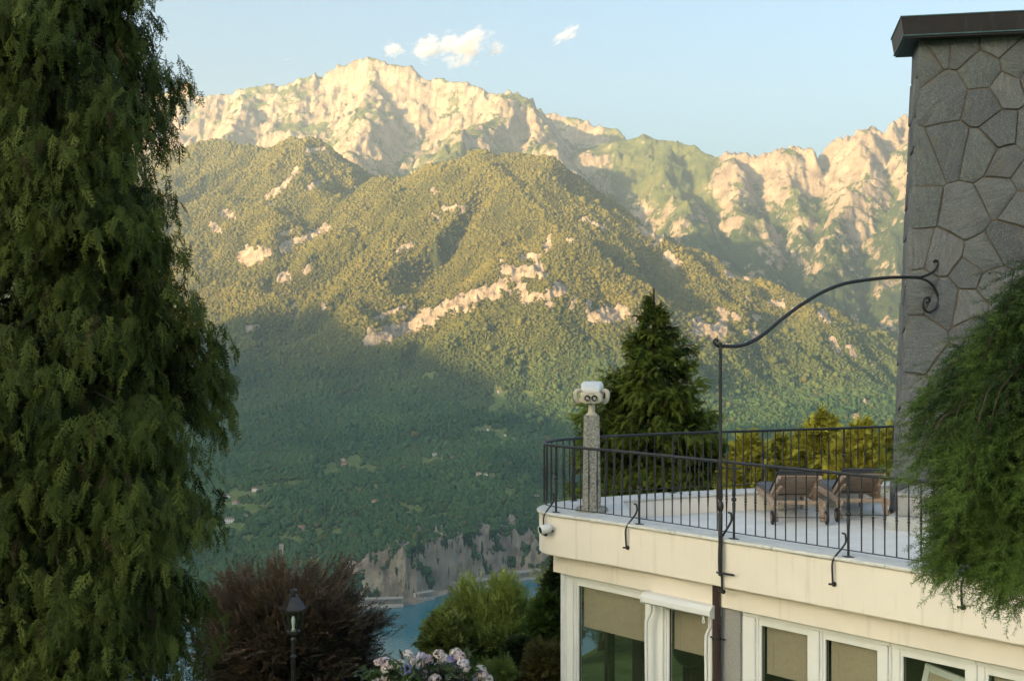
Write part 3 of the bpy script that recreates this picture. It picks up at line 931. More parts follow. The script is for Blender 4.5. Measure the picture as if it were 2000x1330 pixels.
# straight facade below: local frame (a along the front, b inward, z)
FM = Matrix(((UD.x, -NO.x, 0, A0.x), (UD.y, -NO.y, 0, A0.y), (0, 0, 1, 0), (0, 0, 0, 1)))
def fs(px, b):
    """position along the facade (at inward offset b) that stands under a photograph column"""
    k = (px - 1000) / F
    ox, oy = A0.x - NO.x * b, A0.y - NO.y * b
    return (k * oy - ox) / (UD.x - k * UD.y)
def vbox(mb, a0, a1, b0, b1, z0, z1):
    return mb.box(a0, a1, b0, b1, z0, z1, FM)
S_L, S_R = -3.2, 6.0
vp(vbox(MB(), S_L - 0.06, S_R, 0.14, 0.44, Z_HEAD, Z_FASC + 0.05), 'frieze', M_STUCCO, bevel=0.006)
# rear side of the room: glazed wall running back from the corner
K = FM @ Vector((S_L, 0.25, 0))
BD = Vector((0.93, 0.37, 0)).normalized(); BN = Vector((-BD.y, BD.x, 0))
BM_ = Matrix(((BD.x, BN.x, 0, K.x), (BD.y, BN.y, 0, K.y), (0, 0, 1, 0), (0, 0, 0, 1)))
vp(MB().box(-0.02, 8.0, -0.2, 0.12, Z_HEAD, Z_FASC + 0.05, BM_), 'rear_frieze', M_STUCCO)
ceil = [FM @ Vector((S_L + .1, 0.3, 0)), FM @ Vector((S_R, 0.3, 0)), BM_ @ Vector((8.0, 0, 0))]
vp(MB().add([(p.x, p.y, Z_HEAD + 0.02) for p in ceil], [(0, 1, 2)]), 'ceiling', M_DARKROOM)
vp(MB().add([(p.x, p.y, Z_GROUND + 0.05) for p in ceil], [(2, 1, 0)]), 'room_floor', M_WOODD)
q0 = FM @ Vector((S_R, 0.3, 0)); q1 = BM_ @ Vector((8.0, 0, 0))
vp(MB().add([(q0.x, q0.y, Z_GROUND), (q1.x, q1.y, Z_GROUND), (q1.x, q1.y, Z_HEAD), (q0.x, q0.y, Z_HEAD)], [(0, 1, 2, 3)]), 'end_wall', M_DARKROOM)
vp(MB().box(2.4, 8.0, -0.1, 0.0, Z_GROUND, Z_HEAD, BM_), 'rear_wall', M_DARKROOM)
for a in (0.05, 0.78, 1.5, 2.25):
    vp(MB().box(a - 0.06, a + 0.06, -0.12, 0.0, Z_GROUND, Z_HEAD, BM_), 'rear_mullion', M_FRAME if a < .1 else M_WOODD, bevel=0.005)
for a, wd in ((1.12, 0.16), (2.0, 0.18)):
    vp(MB().box(a - wd, a + wd, -0.75, -0.45, Z_GROUND, Z_HEAD, BM_), 'room_pillar', M_WOODD, bevel=0.01)
vp(MB().box(-0.05, 2.4, -0.13, 0.01, Z_GROUND, Z_GROUND + 0.5, BM_), 'rear_sill', M_FRAME)

def window(name_label, px0, px1, panes, head=Z_HEAD, tilt=None):
    """one white window unit: frame posts, head, sashes with glass and a woven blind behind each"""
    bF = 0.25
    a0, a1 = fs(px0, bF), fs(px1, bF)
    zb = Z_GROUND + 0.25
    w = link('window', vbox_local(a0, a1, bF, head, zb), M_FRAME, villa)
    if name_label: w['label'] = name_label
    edges = []
    for (g0, g1, blind_z) in panes:
        s0, s1 = fs(g0, bF + 0.02), fs(g1, bF + 0.02)
        edges.append((s0, s1))
    xs = [a0] + [e for p in edges for e in p] + [a1]
    # posts between the glass
    for i in range(0, len(xs), 2):
        l, r = xs[i], xs[i + 1]
        if r - l < 0.02: continue
        mid = (l + r) / 2
        mb = vbox(MB(), l, r, bF + 0.03, bF + 0.13, zb, head - 0.06)
        if r - l > 0.12:
            vbox(mb, l + (0.0 if i == 0 else 0.03), r - 0.03, bF - 0.005, bF + 0.05, zb, head - 0.08)
        mb.v = [tuple(VI @ Vector(p)) for p in mb.v]
        mb.build('frame_post', M_FRAME, w, bevel=0.006, seg=2)
    ztop = head - 0.17
    for (l, r), (g0, g1, bz) in zip(edges, panes):
        # sash
        mb = MB()
        for (x0, x1, z0, z1) in ((l - 0.001, r + 0.001, ztop, head - 0.075), (l - 0.001, r + 0.001, zb, zb + 0.12), (l, l + 0.035, zb + .12, ztop), (r - 0.035, r, zb + .12, ztop)):
            vbox(mb, x0, x1, bF + 0.045, bF + 0.115, z0, z1)
        mb.v = [tuple(VI @ Vector(p)) for p in mb.v]
        mb.build('sash', M_FRAME, w, bevel=0.004)
        mb = vbox(MB(), l + 0.03, r - 0.03, bF + 0.078, bF + 0.084, zb + 0.1, ztop + 0.02)
        mb.v = [tuple(VI @ Vector(p)) for p in mb.v]
        mb.build('pane', M_GLASS, w)
        for (x0, x1) in ((l + 0.035, l + 0.042), (r - 0.042, r - 0.035)):
            mb = vbox(MB(), x0, x1, bF + 0.07, bF + 0.09, zb + .12, ztop)
            mb.v = [tuple(VI @ Vector(p)) for p in mb.v]
            mb.build('seal', M_SEAL, w)
        if bz is not None:
            mb = vbox(MB(), l + 0.05, r - 0.02, bF + 0.15, bF + 0.156, bz, head - 0.05)
            vbox(mb, l + 0.05, r - 0.02, bF + 0.145, bF + 0.161, bz, bz + 0.02)
            mb.v = [tuple(VI @ Vector(p)) for p in mb.v]
            mb.build('blind', M_BLIND, w)
            for cf in (0.2, 0.86):
                cx_ = l + (r - l) * cf
                mb = vbox(MB(), cx_ - 0.004, cx_ + 0.004, bF + 0.14, bF + 0.144, bz, head - 0.16)
                mb.v = [tuple(VI @ Vector(p)) for p in mb.v]
                mb.build('blind_cord', M_CORD, w)
    return w
def vbox_local(a0, a1, bF, head, zb):
    mb = vbox(MB(), a0, a1, bF, bF + 0.14, head - 0.075, head)
    mb.v = [tuple(VI @ Vector(p)) for p in mb.v]
    return mb.mesh('window', bevel=0.006, seg=2)
window('wide corner window with the blind half drawn', 1098, 1388, [(1124, 1261, -4.39), (1300, 1384, -4.38)])
window('window pair with blinds drawn low', 1450, 1738, [(1480, 1579, -4.40), (1605, 1716, -4.7)])
w_open = window('window with its inner casement tilted open', 1739, 1905, [(1756, 1888, None)])
window(None, 1906, 2080, [(1922, 2060, -4.7)])
# tilted inner casement in the third window
l, r = fs(1756, 0.27), fs(1888, 0.27)
mb = MB(); tl = Matrix.Translation((l + 0.2, 0.5, -3.85)) @ Matrix.Rotation(R(9), 4, 'Y') @ Matrix.Rotation(R(-7), 4, 'X')
for (x0, x1, z0, z1) in ((0, 0.07, -1.5, 0), (0.07, r - l - 0.1, -0.08, 0), (r - l - 0.1, r - l - 0.03, -1.5, 0)):
    mb.box(x0, x1, 0, 0.05, z0, z1, FM @ tl)
mb.v = [tuple(VI @ Vector(p)) for p in mb.v]
mb.build('casement', M_FRAME, w_open, bevel=0.004)
mb = MB().box(0.07, r - l - 0.1, 0.02, 0.026, -1.5, -0.08, FM @ tl)
mb.v = [tuple(VI @ Vector(p)) for p in mb.v]
mb.build('casement_blind', M_BLIND, w_open)
a0, a1 = fs(1404, 0.24), fs(1449, 0.24)
vp(vbox(MB(), a0, a1, 0.2, 0.5, Z_GROUND, Z_HEAD - 0.001), 'concrete_pillar', M_GRANITE, bevel=0.008)
vp(vbox(MB(), a0 - 0.12, a0 - .002, 0.28, 0.5, Z_GROUND, Z_HEAD - 0.001), 'infill_strip', M_FRAME)
ap = fs(1399, 0.10)
pp = FM @ Vector((ap, 0.105, 0))
mb = MB().lathe([(0.056, Z_GROUND), (0.056, Z_FASC + 0.002)], 16, (pp.x, pp.y, 0))
dp = vp(mb, 'downpipe', M_PIPE, smooth=True)
mb = MB().lathe([(0.061, -4.03), (0.061, -3.99)], 16, (pp.x, pp.y, 0)).tube([pp + Vector((0, 0, -4.01)) - UD * 0.1, pp + Vector((0, 0, -4.01)) + UD * 0.12 - NO * 0.02], 0.012)
mb.v = [tuple(VI @ Vector(p)) for p in mb.v]
mb.build('pipe_clamp', M_IRON, dp, smooth=True)

# globe on a stand inside, behind the glass
gp_ = P(1346, 1270, 17.75)
gl = empty('globe', (gp_.x, gp_.y, Z_GROUND + 0.05)); tag(gl, 'dark globe on a turned stand behind the narrow window', 'globe')
hz_ = gp_.z - (Z_GROUND + 0.05)
MB().lathe([(0.235 * math.cos(R(t)), hz_ + 0.235 * math.sin(R(t))) for t in range(-88, 89, 8)], 24).build('sphere', M_WOODD, gl, True)
MB().lathe([(0.16, 0), (0.16, 0.03), (0.05, 0.06), (0.03, 0.3), (0.055, 0.4), (0.03, 0.5), (0.028, hz_ - 0.33), (0.06, hz_ - 0.29), (0.05, hz_ - 0.23)], 14).build('stand', M_WOODD, gl, True)

# ------------------------------------------------------------------ awning cassette over the narrow window
aw0, aw1 = fs(1254, -0.02), fs(1388, -0.02)
awn = empty('awning', tuple(FM @ Vector(((aw0 + aw1) / 2, 0.0, -3.68)))); tag(awn, 'white roller awning cassette with drop arms above the window', 'awning')
AI = Matrix.Translation(-Vector(awn.location))
def ap_(mb, name, mat, parent, **kw):
    mb.v = [tuple(AI @ Vector(p)) for p in mb.v]
    return mb.build(name, mat, parent, **kw)
prof = [(0.13, -0.06), (0.13, 0.06), (0.05, 0.085), (-0.05, 0.07), (-0.10, 0.02), (-0.10, -0.045), (-0.04, -0.075), (0.05, -0.075)]
v = [FM @ Vector((a, 0.06 + b, -3.66 + z)) for a in (aw0, aw1) for b, z in prof]
n = len(prof)
ap_(MB().add(v, [tuple(range(n)), tuple(reversed(range(n, 2 * n)))] + [(i, n + i, n + (i + 1) % n, (i + 1) % n) for i in range(n)]), 'cassette', M_WHITE, awn, bevel=0.004)
for aa in (aw0, aw1 - 0.012):
    v = [FM @ Vector((a, 0.06 + b * 1.12, -3.66 + z * 1.12)) for a in (aa - 0.008, aa + 0.02) for b, z in prof]
    ap_(MB().add(v, [tuple(range(n)), tuple(reversed(range(n, 2 * n)))] + [(i, n + i, n + (i + 1) % n, (i + 1) % n) for i in range(n)]), 'end_cap', M_WHITE, awn)
for a, zl in ((fs(1266, 0.1), -4.95), (fs(1383, 0.1), -4.95)):
    pts = [FM @ Vector((a + 0.05, 0.1, -3.74)), FM @ Vector((a + 0.05, 0.09, -3.86)), FM @ Vector((a, 0.08, -3.97)), FM @ Vector((a - 0.01, 0.07, -4.1)), FM @ Vector((a - 0.01, 0.08, zl))]
    ap_(MB().tube(catmull(pts, 5), 0.024, 8), 'drop_arm', M_WHITE, awn, smooth=True)
    ap_(MB().lathe([(0.035, -0.02), (0.035, 0.02)], 10, FM @ Vector((a - 0.01, 0.08, zl)), NO), 'arm_foot', M_WHITE, awn, smooth=True)
pts = [FM @ Vector((fs(1376, 0), 0.0, -3.6)), FM @ Vector((fs(1376, 0), -0.02, -3.72)), FM @ Vector((fs(1378, 0), -0.02, -3.8)), FM @ Vector((fs(1374, 0), -0.02, -3.8)), FM @ Vector((fs(1375, 0), -0.02, -3.73))]
ap_(MB().tube(catmull(pts, 4), 0.008, 6), 'crank_eye', M_WHITE, awn, smooth=True)

# ------------------------------------------------------------------ iron railing round the terrace
rail = empty('iron_railing', (A0.x, A0.y, Z_COP)); tag(rail, 'black wrought iron railing curving round the roof terrace', 'railing')
RI = Matrix.Translation(-Vector(rail.location))
def rp(mb, name, mat=M_IRON, parent=None, **kw):
    mb.v = [tuple(RI @ Vector(p)) for p in mb.v]
    return mb.build(name, mat, parent or rail, **kw)
i_end = min(range(len(curve)), key=lambda i: (curve[i] - (A0 + UD * 4.6)).length)
i_beg = min(range(len(curve)), key=lambda i: (curve[i] - Vector((7.2, 21.9, 0))).length)
rc = curve[i_beg:i_end + 1]
rp(MB().tube([(p.x, p.y, Z_RAIL) for p in rc[::2]], 0.021, 8), 'top_rail', smooth=True)
rp(ring(rc, 0.012, -0.012, Z_COP + 0.075, Z_COP + 0.085), 'bottom_rail')
h0, h1 = 0.085, Z_RAIL - Z_COP - 0.012
hm = (h0 + h1) / 2 - 0.02
bal = MB().lathe([(0.0085, h0), (0.0085, hm - 0.16), (0.0125, hm - 0.05), (0.014, hm - 0.035), (0.009, hm - 0.026), (0.018, hm - 0.012), (0.018, hm), (0.009, hm + 0.011), (0.0175, hm + 0.022), (0.0175, hm + 0.032), (0.009, hm + 0.043), (0.014, hm + 0.052), (0.0125, hm + 0.075), (0.0085, hm + 0.17), (0.0085, h1)], 8).mesh('baluster', True)
bal.materials.append(M_IRON)
post = MB().lathe([(0.05, 0.0), (0.05, 0.008), (0.016, 0.012), (0.0165, hm - 0.2), (0.024, hm - 0.05), (0.018, hm - 0.035)] + [(0.032 * math.cos(R(t)) + .002, hm + 0.033 * math.sin(R(t))) for t in range(-70, 71, 20)] + [(0.018, hm + 0.035), (0.026, hm + 0.06), (0.0165, hm + 0.2), (0.0165, h1)], 12).mesh('post', True)
post.materials.append(M_IRON)
step = 0.152
L = [0.0]
for a, b in zip(rc[:-1], rc[1:]): L.append(L[-1] + (b - a).length)
def at(s):
    j = int(np.searchsorted(L, s)) - 1
    j = max(0, min(j, len(L) - 2))
    t = (s - L[j]) / (L[j + 1] - L[j])
    return rc[j].lerp(rc[j + 1], t), (rc[j + 1] - rc[j]).normalized()
def s_of(px, front):
    best = min((k for k in range(len(rc)) if (rc[k].y < 18.25) == front), key=lambda k: abs(1000 + F * rc[k].x / rc[k].y - px))
    return L[best]
posts = [s_of(1087, True), s_of(1247, True), s_of(1435, True), s_of(1658, True), s_of(1915, True), s_of(1120, False), s_of(1312, False), s_of(1487, False), s_of(1649, False)]
s = 0.05
while s < L[-1]:
    if min(abs(s - q) for q in posts) > 0.06:
        p, t = at(s)
        o = link('baluster', bal, None, rail)
        o.location = RI @ Vector((p.x, p.y, Z_COP)); o.rotation_euler = (0, 0, rng.uniform(0, 6.28))
    s += step
for k, sp in enumerate(posts):
    p, t = at(sp)
    o = link('post', post, None, rail); o.location = RI @ Vector((p.x, p.y, Z_COP))
    rp(MB().box(-0.075, 0.075, -0.02, 0.02, 0.001, 0.007, Matrix.Translation((p.x, p.y, Z_COP)) @ Matrix.Rotation(math.atan2(t.y, t.x), 4, 'Z')), 'foot_plate')
    out = Vector((t.y, -t.x, 0))
    side = -t
    b0 = Vector((p.x, p.y, 0)) - t * 0.02
    if k == 2:
        pts = [b0 + out * 0.03 + Vector((0, 0, Z_COP + 0.33)), b0 + out * 0.035 + Vector((0, 0, Z_COP + 0.22)), b0 + out * 0.09 - t * 0.1 + Vector((0, 0, Z_COP + 0.02)), b0 + out * 0.12 - t * 0.12 + Vector((0, 0, Z_COP - 0.1)), b0 + out * 0.12 - t * 0.12 + Vector((0, 0, Z_COP - 0.4)), b0 + out * 0.1 - t * 0.1 + Vector((0, 0, Z_COP - 0.46)), b0 + out * 0.1 - t * 0.09 + Vector((0, 0, Z_COP - 0.68))]
    else:
        pts = [b0 + out * 0.03 + Vector((0, 0, Z_COP + 0.27)), b0 + out * 0.035 + Vector((0, 0, Z_COP + 0.16)), b0 + out * 0.09 - t * 0.1 + Vector((0, 0, Z_COP - 0.0)), b0 + out * 0.12 - t * 0.12 + Vector((0, 0, Z_COP - 0.08)), b0 + out * 0.12 - t * 0.12 + Vector((0, 0, Z_COP - 0.2)), b0 + out * 0.11 - t * 0.12 + Vector((0, 0, Z_COP - 0.33))]
    br = rp(MB().tube(catmull(pts, 5), 0.0125 if k != 2 else 0.015, 8), 'bracket', smooth=True)
    e = pts[-1]
    rp(MB().tube([pts[0], pts[0] - t * 0.045 + Vector((0, 0, 0.005))], 0.012, 8).lathe([(0.03, 0), (0.03, 0.02)], 10, e - out * 0.035 , out).tube([e, e - out * 0.03], 0.014).tube([e, e - t * 0.05 + out * 0.01], 0.013), 'bracket_end', parent=br if False else None, smooth=True)

# ------------------------------------------------------------------ tall iron post with a curved arm that reaches the stone tower
arm = empty('iron_arm_post', tuple(A0 + NO * 0.09 + Vector((0, 0, Z_COP - 0.45)))); tag(arm, 'tall black iron post with swan necked arm reaching the stone tower', 'iron post')
II = Matrix.Translation(-Vector(arm.location))
def ip(mb, name, parent=None, **kw):
    mb.v = [tuple(II @ Vector(p)) for p in mb.v]
    return mb.build(name, M_IRON, parent or arm, **kw)
pb = FM @ Vector((fs(1407, -0.15), -0.15, 0))
Yp = pb.y
zt = (HZ - 676) / F * Yp
zc = Z_COP + 0.42
ip(MB().lathe([(0.01, Z_COP - 0.47), (0.028, Z_COP - 0.455), (0.03, Z_COP - 0.44), (0.02, Z_COP - 0.425), (0.026, Z_COP - 0.40), (0.026, Z_COP - 0.05), (0.03, zc - 0.1), (0.022, zc - 0.07), (0.036, zc - 0.045), (0.045, zc), (0.036, zc + 0.045), (0.022, zc + 0.07), (0.033, zc + 0.11), (0.026, zc + 0.3), (0.026, Z_RAIL - 0.08), (0.03, Z_RAIL - 0.075), (0.03, Z_RAIL - 0.04), (0.022, Z_RAIL - 0.035), (0.021, zt), (0.028, zt + 0.005), (0.028, zt + 0.035), (0.012, zt + 0.05)], 12, (pb.x, pb.y, 0)), 'post', smooth=True)
ip(MB().tube([pb + Vector((0, 0, Z_COP - 0.43)) - UD * 0.06, pb + Vector((0, 0, Z_COP - 0.43)) + UD * 0.2 - NO * 0.02], 0.014, 8).tube([pb + Vector((0, 0, Z_RAIL - 0.06)), pb + Vector((0, 0, Z_RAIL - 0.06)) + UD * 0.28 - NO * 0.06], 0.01, 6), 'stay', smooth=True)
def ap3(px, py):
    t = (px - 1400) / (1832 - 1400)
    return P(px, py, Yp + (19.28 - Yp) * min(1, max(0, t)))
main = [(1411, 676), (1440, 676), (1462, 670), (1490, 654), (1530, 621), (1570, 592), (1610, 569), (1650, 554), (1700, 546), (1745, 542), (1790, 542)]
ip(MB().tube(catmull([ap3(*p) for p in main], 6), 0.026, 10), 'arm', smooth=True)
ip(MB().tube(catmull([ap3(*p) for p in [(1408, 678), (1402, 676), (1396, 671), (1395, 665), (1399, 663), (1402, 667)]], 4), [0.02] * 12 + [0.017] * 9, 8), 'curl', smooth=True)
ip(MB().tube(catmull([ap3(*p) for p in [(1780, 543), (1800, 541), (1818, 534), (1829, 524), (1832, 513), (1828, 509), (1824, 512)]], 5), 0.02, 8), 'upper_scroll', smooth=True)
ip(MB().tube(catmull([ap3(*p) for p in [(1785, 542), (1805, 546), (1820, 556), (1829, 571), (1832, 586), (1828, 602), (1816, 610), (1806, 605), (1803, 593), (1807, 583), (1814, 582), (1815, 589), (1810, 591)]], 5), 0.021, 8), 'lower_scroll', smooth=True)
ip(MB().tube([ap3(1832, 590), ap3(1832, 590) + Vector((0.04, 0.3, 0))], 0.016, 8), 'wall_fixing', smooth=True)
# ------------------------------------------------------------------ stone tower (chimney stack) on the terrace
M_MORTAR = paint('brown_mortar', (0.15, 0.12, 0.095), 0.95, 0.2, 12, 0.5, 60)
m = NM('gneiss_slab')
c = m.coord('Object')
rnd = m.node('ShaderNodeObjectInfo').outputs['Random']
off = m.node('ShaderNodeVectorMath', {0: c, 1: m.node('ShaderNodeCombineXYZ', {0: m.math('MULTIPLY', rnd, 40.0), 1: m.math('MULTIPLY', rnd, 17.0)}).outputs[0]}, operation='ADD').outputs[0]
rt = m.node('ShaderNodeVectorRotate', {'Vector': off, 'Angle': m.math('MULTIPLY', rnd, 25.0)}, rotation_type='Y_AXIS')
mp = m.node('ShaderNodeMapping', {0: rt.outputs[0]}); mp.inputs['Scale'].default_value = (3, 8, 14)
g1 = m.noise(mp.outputs[0], 1.6, 8, 0.7)
g2 = m.noise(off, 60, 4, 0.7)
col = m.ramp(rnd, [(0.0, (0.12, 0.13, 0.14)), (0.25, (0.185, 0.19, 0.195)), (0.5, (0.135, 0.155, 0.15)), (0.75, (0.215, 0.215, 0.215)), (1.0, (0.095, 0.1, 0.11))])
col = m.mix(m.math('MULTIPLY', m.ramp(g1, [(0.35, (0, 0, 0)), (0.7, (1, 1, 1))]), 0.7), col, (0.075, 0.08, 0.085))
col = m.mix(m.math('MULTIPLY', m.ramp(g2, [(0.52, (0, 0, 0)), (0.7, (1, 1, 1))]), 0.6), col, (0.4, 0.41, 0.42))
col = m.mix(m.math('MULTIPLY', m.ramp(m.noise(off, 3.5, 4, 0.6), [(0.55, (0, 0, 0)), (0.75, (1, 1, 1))]), 0.35), col, (0.24, 0.19, 0.12))
m.base(col, 0.8)
m.bump(m.math('ADD', g1, m.math('MULTIPLY', g2, 0.4)), 0.9, 0.03)
M_GNEISS = m.m

def clip(poly, nx, ny, d):
    """keep the side nx*x+ny*y <= d"""
    out = []
    for i in range(len(poly)):
        a, b = poly[i - 1], poly[i]
        fa = nx * a[0] + ny * a[1] - d; fb = nx * b[0] + ny * b[1] - d
        if (fa <= 0) != (fb <= 0):
            t = fa / (fa - fb); out.append((a[0] + t * (b[0] - a[0]), a[1] + t * (b[1] - a[1])))
        if fb <= 0: out.append(b)
    return out
def area(p):
    return abs(sum(p[i - 1][0] * p[i][1] - p[i][0] * p[i - 1][1] for i in range(len(p)))) / 2
def crazy(W, Hh, n, seed, gap):
    """irregular flagstone pattern on a W x Hh face: list of (polygon)"""
    rg = random.Random(seed)
    S = []; rr_ = math.sqrt(W * Hh / n)
    for tr_ in range(n * 40):
        x, y, r_ = rg.uniform(0.02, W - 0.02), rg.uniform(0.02, Hh - 0.02), rr_ * rg.choice((0.42, 0.6, 0.9, 1.25))
        if all(math.hypot((x - a) * 1.25, y - b) > (r_ + q) / 2 for a, b, q in S): S.append((x, y, r_))
    S = [(a, b) for a, b, q in S]
    def cell(k):
        p = [(0, 0), (W, 0), (W, Hh), (0, Hh)]
        x, y = S[k]
        for q, (a, b) in enumerate(S):
            if q == k: continue
            dx, dy = a - x, b - y
            dd = dx * dx + dy * dy
            if dd > 9: continue
            p = clip(p, dx, dy, (a * a + b * b - x * x - y * y) / 2)
            if not p: break
        return p
    for it in range(1):
        T = []
        for k in range(len(S)):
            p = cell(k)
            cx = sum(q[0] for q in p) / len(p); cy_ = sum(q[1] for q in p) / len(p)
            T.append((S[k][0] * 0.9 + cx * 0.1, S[k][1] * 0.9 + cy_ * 0.1))
        S = T
    res = []
    for k in range(len(S)):
        p = cell(k)
        x, y = S[k]
        for q, (a, b) in enumerate(S):
            if q == k: continue
            dx, dy = a - x, b - y
            dd = math.hypot(dx, dy)
            if dd > 3: continue
            p = clip(p, dx / dd, dy / dd, ((a * a + b * b - x * x - y * y) / 2) / dd - gap / 2)
        if p and area(p) > 0.01: res.append(p)
    return res
def rounded(poly, r, rg):
    """soften the corners of a flagstone and make its edges a little uneven"""
    out = []
    n = len(poly)
    for i in range(n):
        a, b, c = Vector((*poly[i - 1], 0)), Vector((*poly[i], 0)), Vector((*poly[(i + 1) % n], 0))
        la, lc = (a - b).length, (c - b).length
        if la < 0.03 and lc < 0.03: continue
        ra, rc_ = min(r, la * 0.35), min(r, lc * 0.35)
        p0 = b + (a - b).normalized() * ra; p2 = b + (c - b).normalized() * rc_
        out += [p0, p0 * .25 + b * .5 + p2 * .25, p2]
        if lc > 0.25:
            mid = (b + c) / 2; nrm = Vector((-(c - b).y, (c - b).x, 0)).normalized()
            out.append(mid + nrm * rg.uniform(-0.008, 0.012))
    return out
def stone_mesh(poly, depth, rg):
    pts = rounded(poly, 0.022, rg)
    cx = sum(p.x for p in pts) / len(pts); cy_ = sum(p.y for p in pts) / len(pts)
    n = len(pts)
    tx, ty = rg.uniform(-0.02, 0.02), rg.uniform(-0.02, 0.02)
    base = [(p.x - cx, 0.03, p.y - cy_) for p in pts]
    mid = [(p.x - cx, -depth * 0.6, p.y - cy_) for p in pts]
    top = [((p.x - cx) * 0.965, -depth - tx * (p.x - cx) - ty * (p.y - cy_), (p.y - cy_) * 0.965) for p in pts]
    ctr = [(0, -depth - 0.004, 0)]
    v = base + mid + top + ctr
    f = []
    for i in range(n):
        j = (i + 1) % n
        f += [(i, j, n + j, n + i), (n + i, n + j, 2 * n + j, 2 * n + i), (2 * n + i, 2 * n + j, 3 * n)]
    return MB().add(v, f).mesh('stone', smooth=True), cx, cy_

TW, TD = 3.6, 0.9
tow_o = Vector((6.06, 19.4, Z_FLOOR))
tow = empty('stone_tower', tuple(tow_o), R(-11.5)); tag(tow, 'tall grey flagstone tower with dark metal roof slab on the terrace', 'tower')
TH = 7.54
BAT = 0.36
def batx(a, z):
    return a + BAT * (z / TH) * (1 - a / TW)
core = [(0.02, 0.02, -0.3), (TW, 0.02, -0.3), (TW, TD, -0.3), (0.02, TD, -0.3), (BAT + 0.02, 0.02, TH), (TW, 0.02, TH), (TW, TD, TH), (BAT + 0.02, TD, TH)]
MB().add(core, [(3, 2, 1, 0), (4, 5, 6, 7), (0, 1, 5, 4), (1, 2, 6, 5), (2, 3, 7, 6), (3, 0, 4, 7)]).build('mortar_core', M_MORTAR, tow)
rg = random.Random(21)
for poly in crazy(TW, TH, 44, 17, 0.022):
    poly = [(batx(a, z), z) for a, z in poly]
    me, cx, cz = stone_mesh(poly, rg.uniform(0.014, 0.04), rg)
    me.materials.append(M_GNEISS)
    o = link('stone', me, None, tow); o.location = (cx, 0.02, cz)
for poly in crazy(TD, TH, 12, 12, 0.024):
    me, cx, cz = stone_mesh(poly, rg.uniform(0.014, 0.04), rg)
    me.materials.append(M_GNEISS)
    o = link('stone', me, None, tow)
    lean = math.atan2(BAT, TH)
    o.matrix_local = Matrix.Translation((BAT * cz / TH + 0.02, cx, cz)) @ Matrix.Rotation(R(-90), 4, 'Z') @ Matrix.Scale(-1, 4, (1, 0, 0)) @ Matrix.Rotation(-lean, 4, 'X')
M_COPPER = paint('dark_copper_sheet', (0.026, 0.02, 0.022), 0.5, 0.25, 3, spec=0.4, dirt=((0.06, 0.1, 0.1), 0.5))
M_PATINA = paint('patina_edge', (0.07, 0.13, 0.14), 0.5, 0.2, 5)
def frust(z0, z1, o0, o1, l=BAT):
    b = [(l - o0, -o0), (TW + o0, -o0), (TW + o0, TD + o0), (l - o0, TD + o0)]
    t = [(l - o1, -o1), (TW + o1, -o1), (TW + o1, TD + o1), (l - o1, TD + o1)]
    return MB().add([(*p, z0) for p in b] + [(*p, z1) for p in t], [(3, 2, 1, 0), (4, 5, 6, 7), (0, 1, 5, 4), (1, 2, 6, 5), (2, 3, 7, 6), (3, 0, 4, 7)])
frust(TH - 0.02, TH + 0.06, 0.25, 0.25).build('soffit', M_COPPER, tow)
frust(TH + 0.02, TH + 0.3, 0.27, 0.31).build('roof_fascia', M_COPPER, tow, bevel=0.006)
frust(TH + 0.008, TH + 0.026, 0.28, 0.28).build('drip_edge', M_PATINA, tow)
frust(TH + 0.296, TH + 0.312, 0.322, 0.322).build('roof_edge', M_PATINA, tow)

# low stone plinth beside the tower
pl = empty('stone_plinth', (5.62, 18.36, Z_FLOOR), R(-30)); tag(pl, 'low grey stone plinth with pale skirting at the tower foot', 'plinth')
M_SKIRT = paint('pale_granite_skirting', (0.42, 0.42, 0.41), 0.7, 0.15, 60, 0.2, 90)
MB().box(-0.02, 1.9, -0.02, 1.2, 0.0, 0.2).build('skirting', M_SKIRT, pl, bevel=0.006)
MB().box(0.12, 1.8, 0.1, 1.1, 0.2, 0.5).build('block', M_GRANITE, pl, bevel=0.015)
MB().box(0.09, 1.83, 0.07, 1.13, 0.502, 0.545).build('cap', M_GRANITE, pl, bevel=0.008)

# ------------------------------------------------------------------ viewing binoculars on their stone column
def granite_spot():
    m = NM('lichened_granite')
    c = m.coord('Object')
    n1 = m.noise(c, 26, 6, 0.7); n2 = m.noise(c, 7, 5, 0.65)
    cc = m.ramp(n1, [(0.38, (0.06, 0.06, 0.055)), (0.5, (0.3, 0.29, 0.26)), (0.65, (0.5, 0.48, 0.43))])
    m.base(m.mix(m.math('MULTIPLY', n2, 0.7), cc, (0.27, 0.26, 0.23)), 0.9)
    m.bump(n1, 0.5, 0.01)
    return m.m
M_LICHEN = granite_spot()
cx, cy_ = 1.18, 18.22
colm = empty('stone_column', (cx, cy_, Z_COP)); tag(colm, 'lichened granite column carrying the viewing binoculars', 'column')
def octo(w0, w1, z0, z1, ch=0.22):
    v = []
    for w, z in ((w0, z0), (w1, z1)):
        c = w * ch
        v += [(w - c, -w, z), (w, -w + c, z), (w, w - c, z), (w - c, w, z), (-w + c, w, z), (-w, w - c, z), (-w, -w + c, z), (-w + c, -w, z)]
    return MB().add(v, [tuple(reversed(range(8))), tuple(range(8, 16))] + [(i, (i + 1) % 8, 8 + (i + 1) % 8, 8 + i) for i in range(8)])
octo(0.132, 0.112, 0.05, 1.415).build('shaft', M_LICHEN, colm, bevel=0.01, seg=2)
MB().lathe([(0.24, 0.0), (0.24, 0.04), (0.22, 0.055)], 20).build('base', M_LICHEN, colm, True)
M_BEIGE = paint('beige_enamel', (0.56, 0.5, 0.4), 0.3, 0.05, 3, spec=0.5)
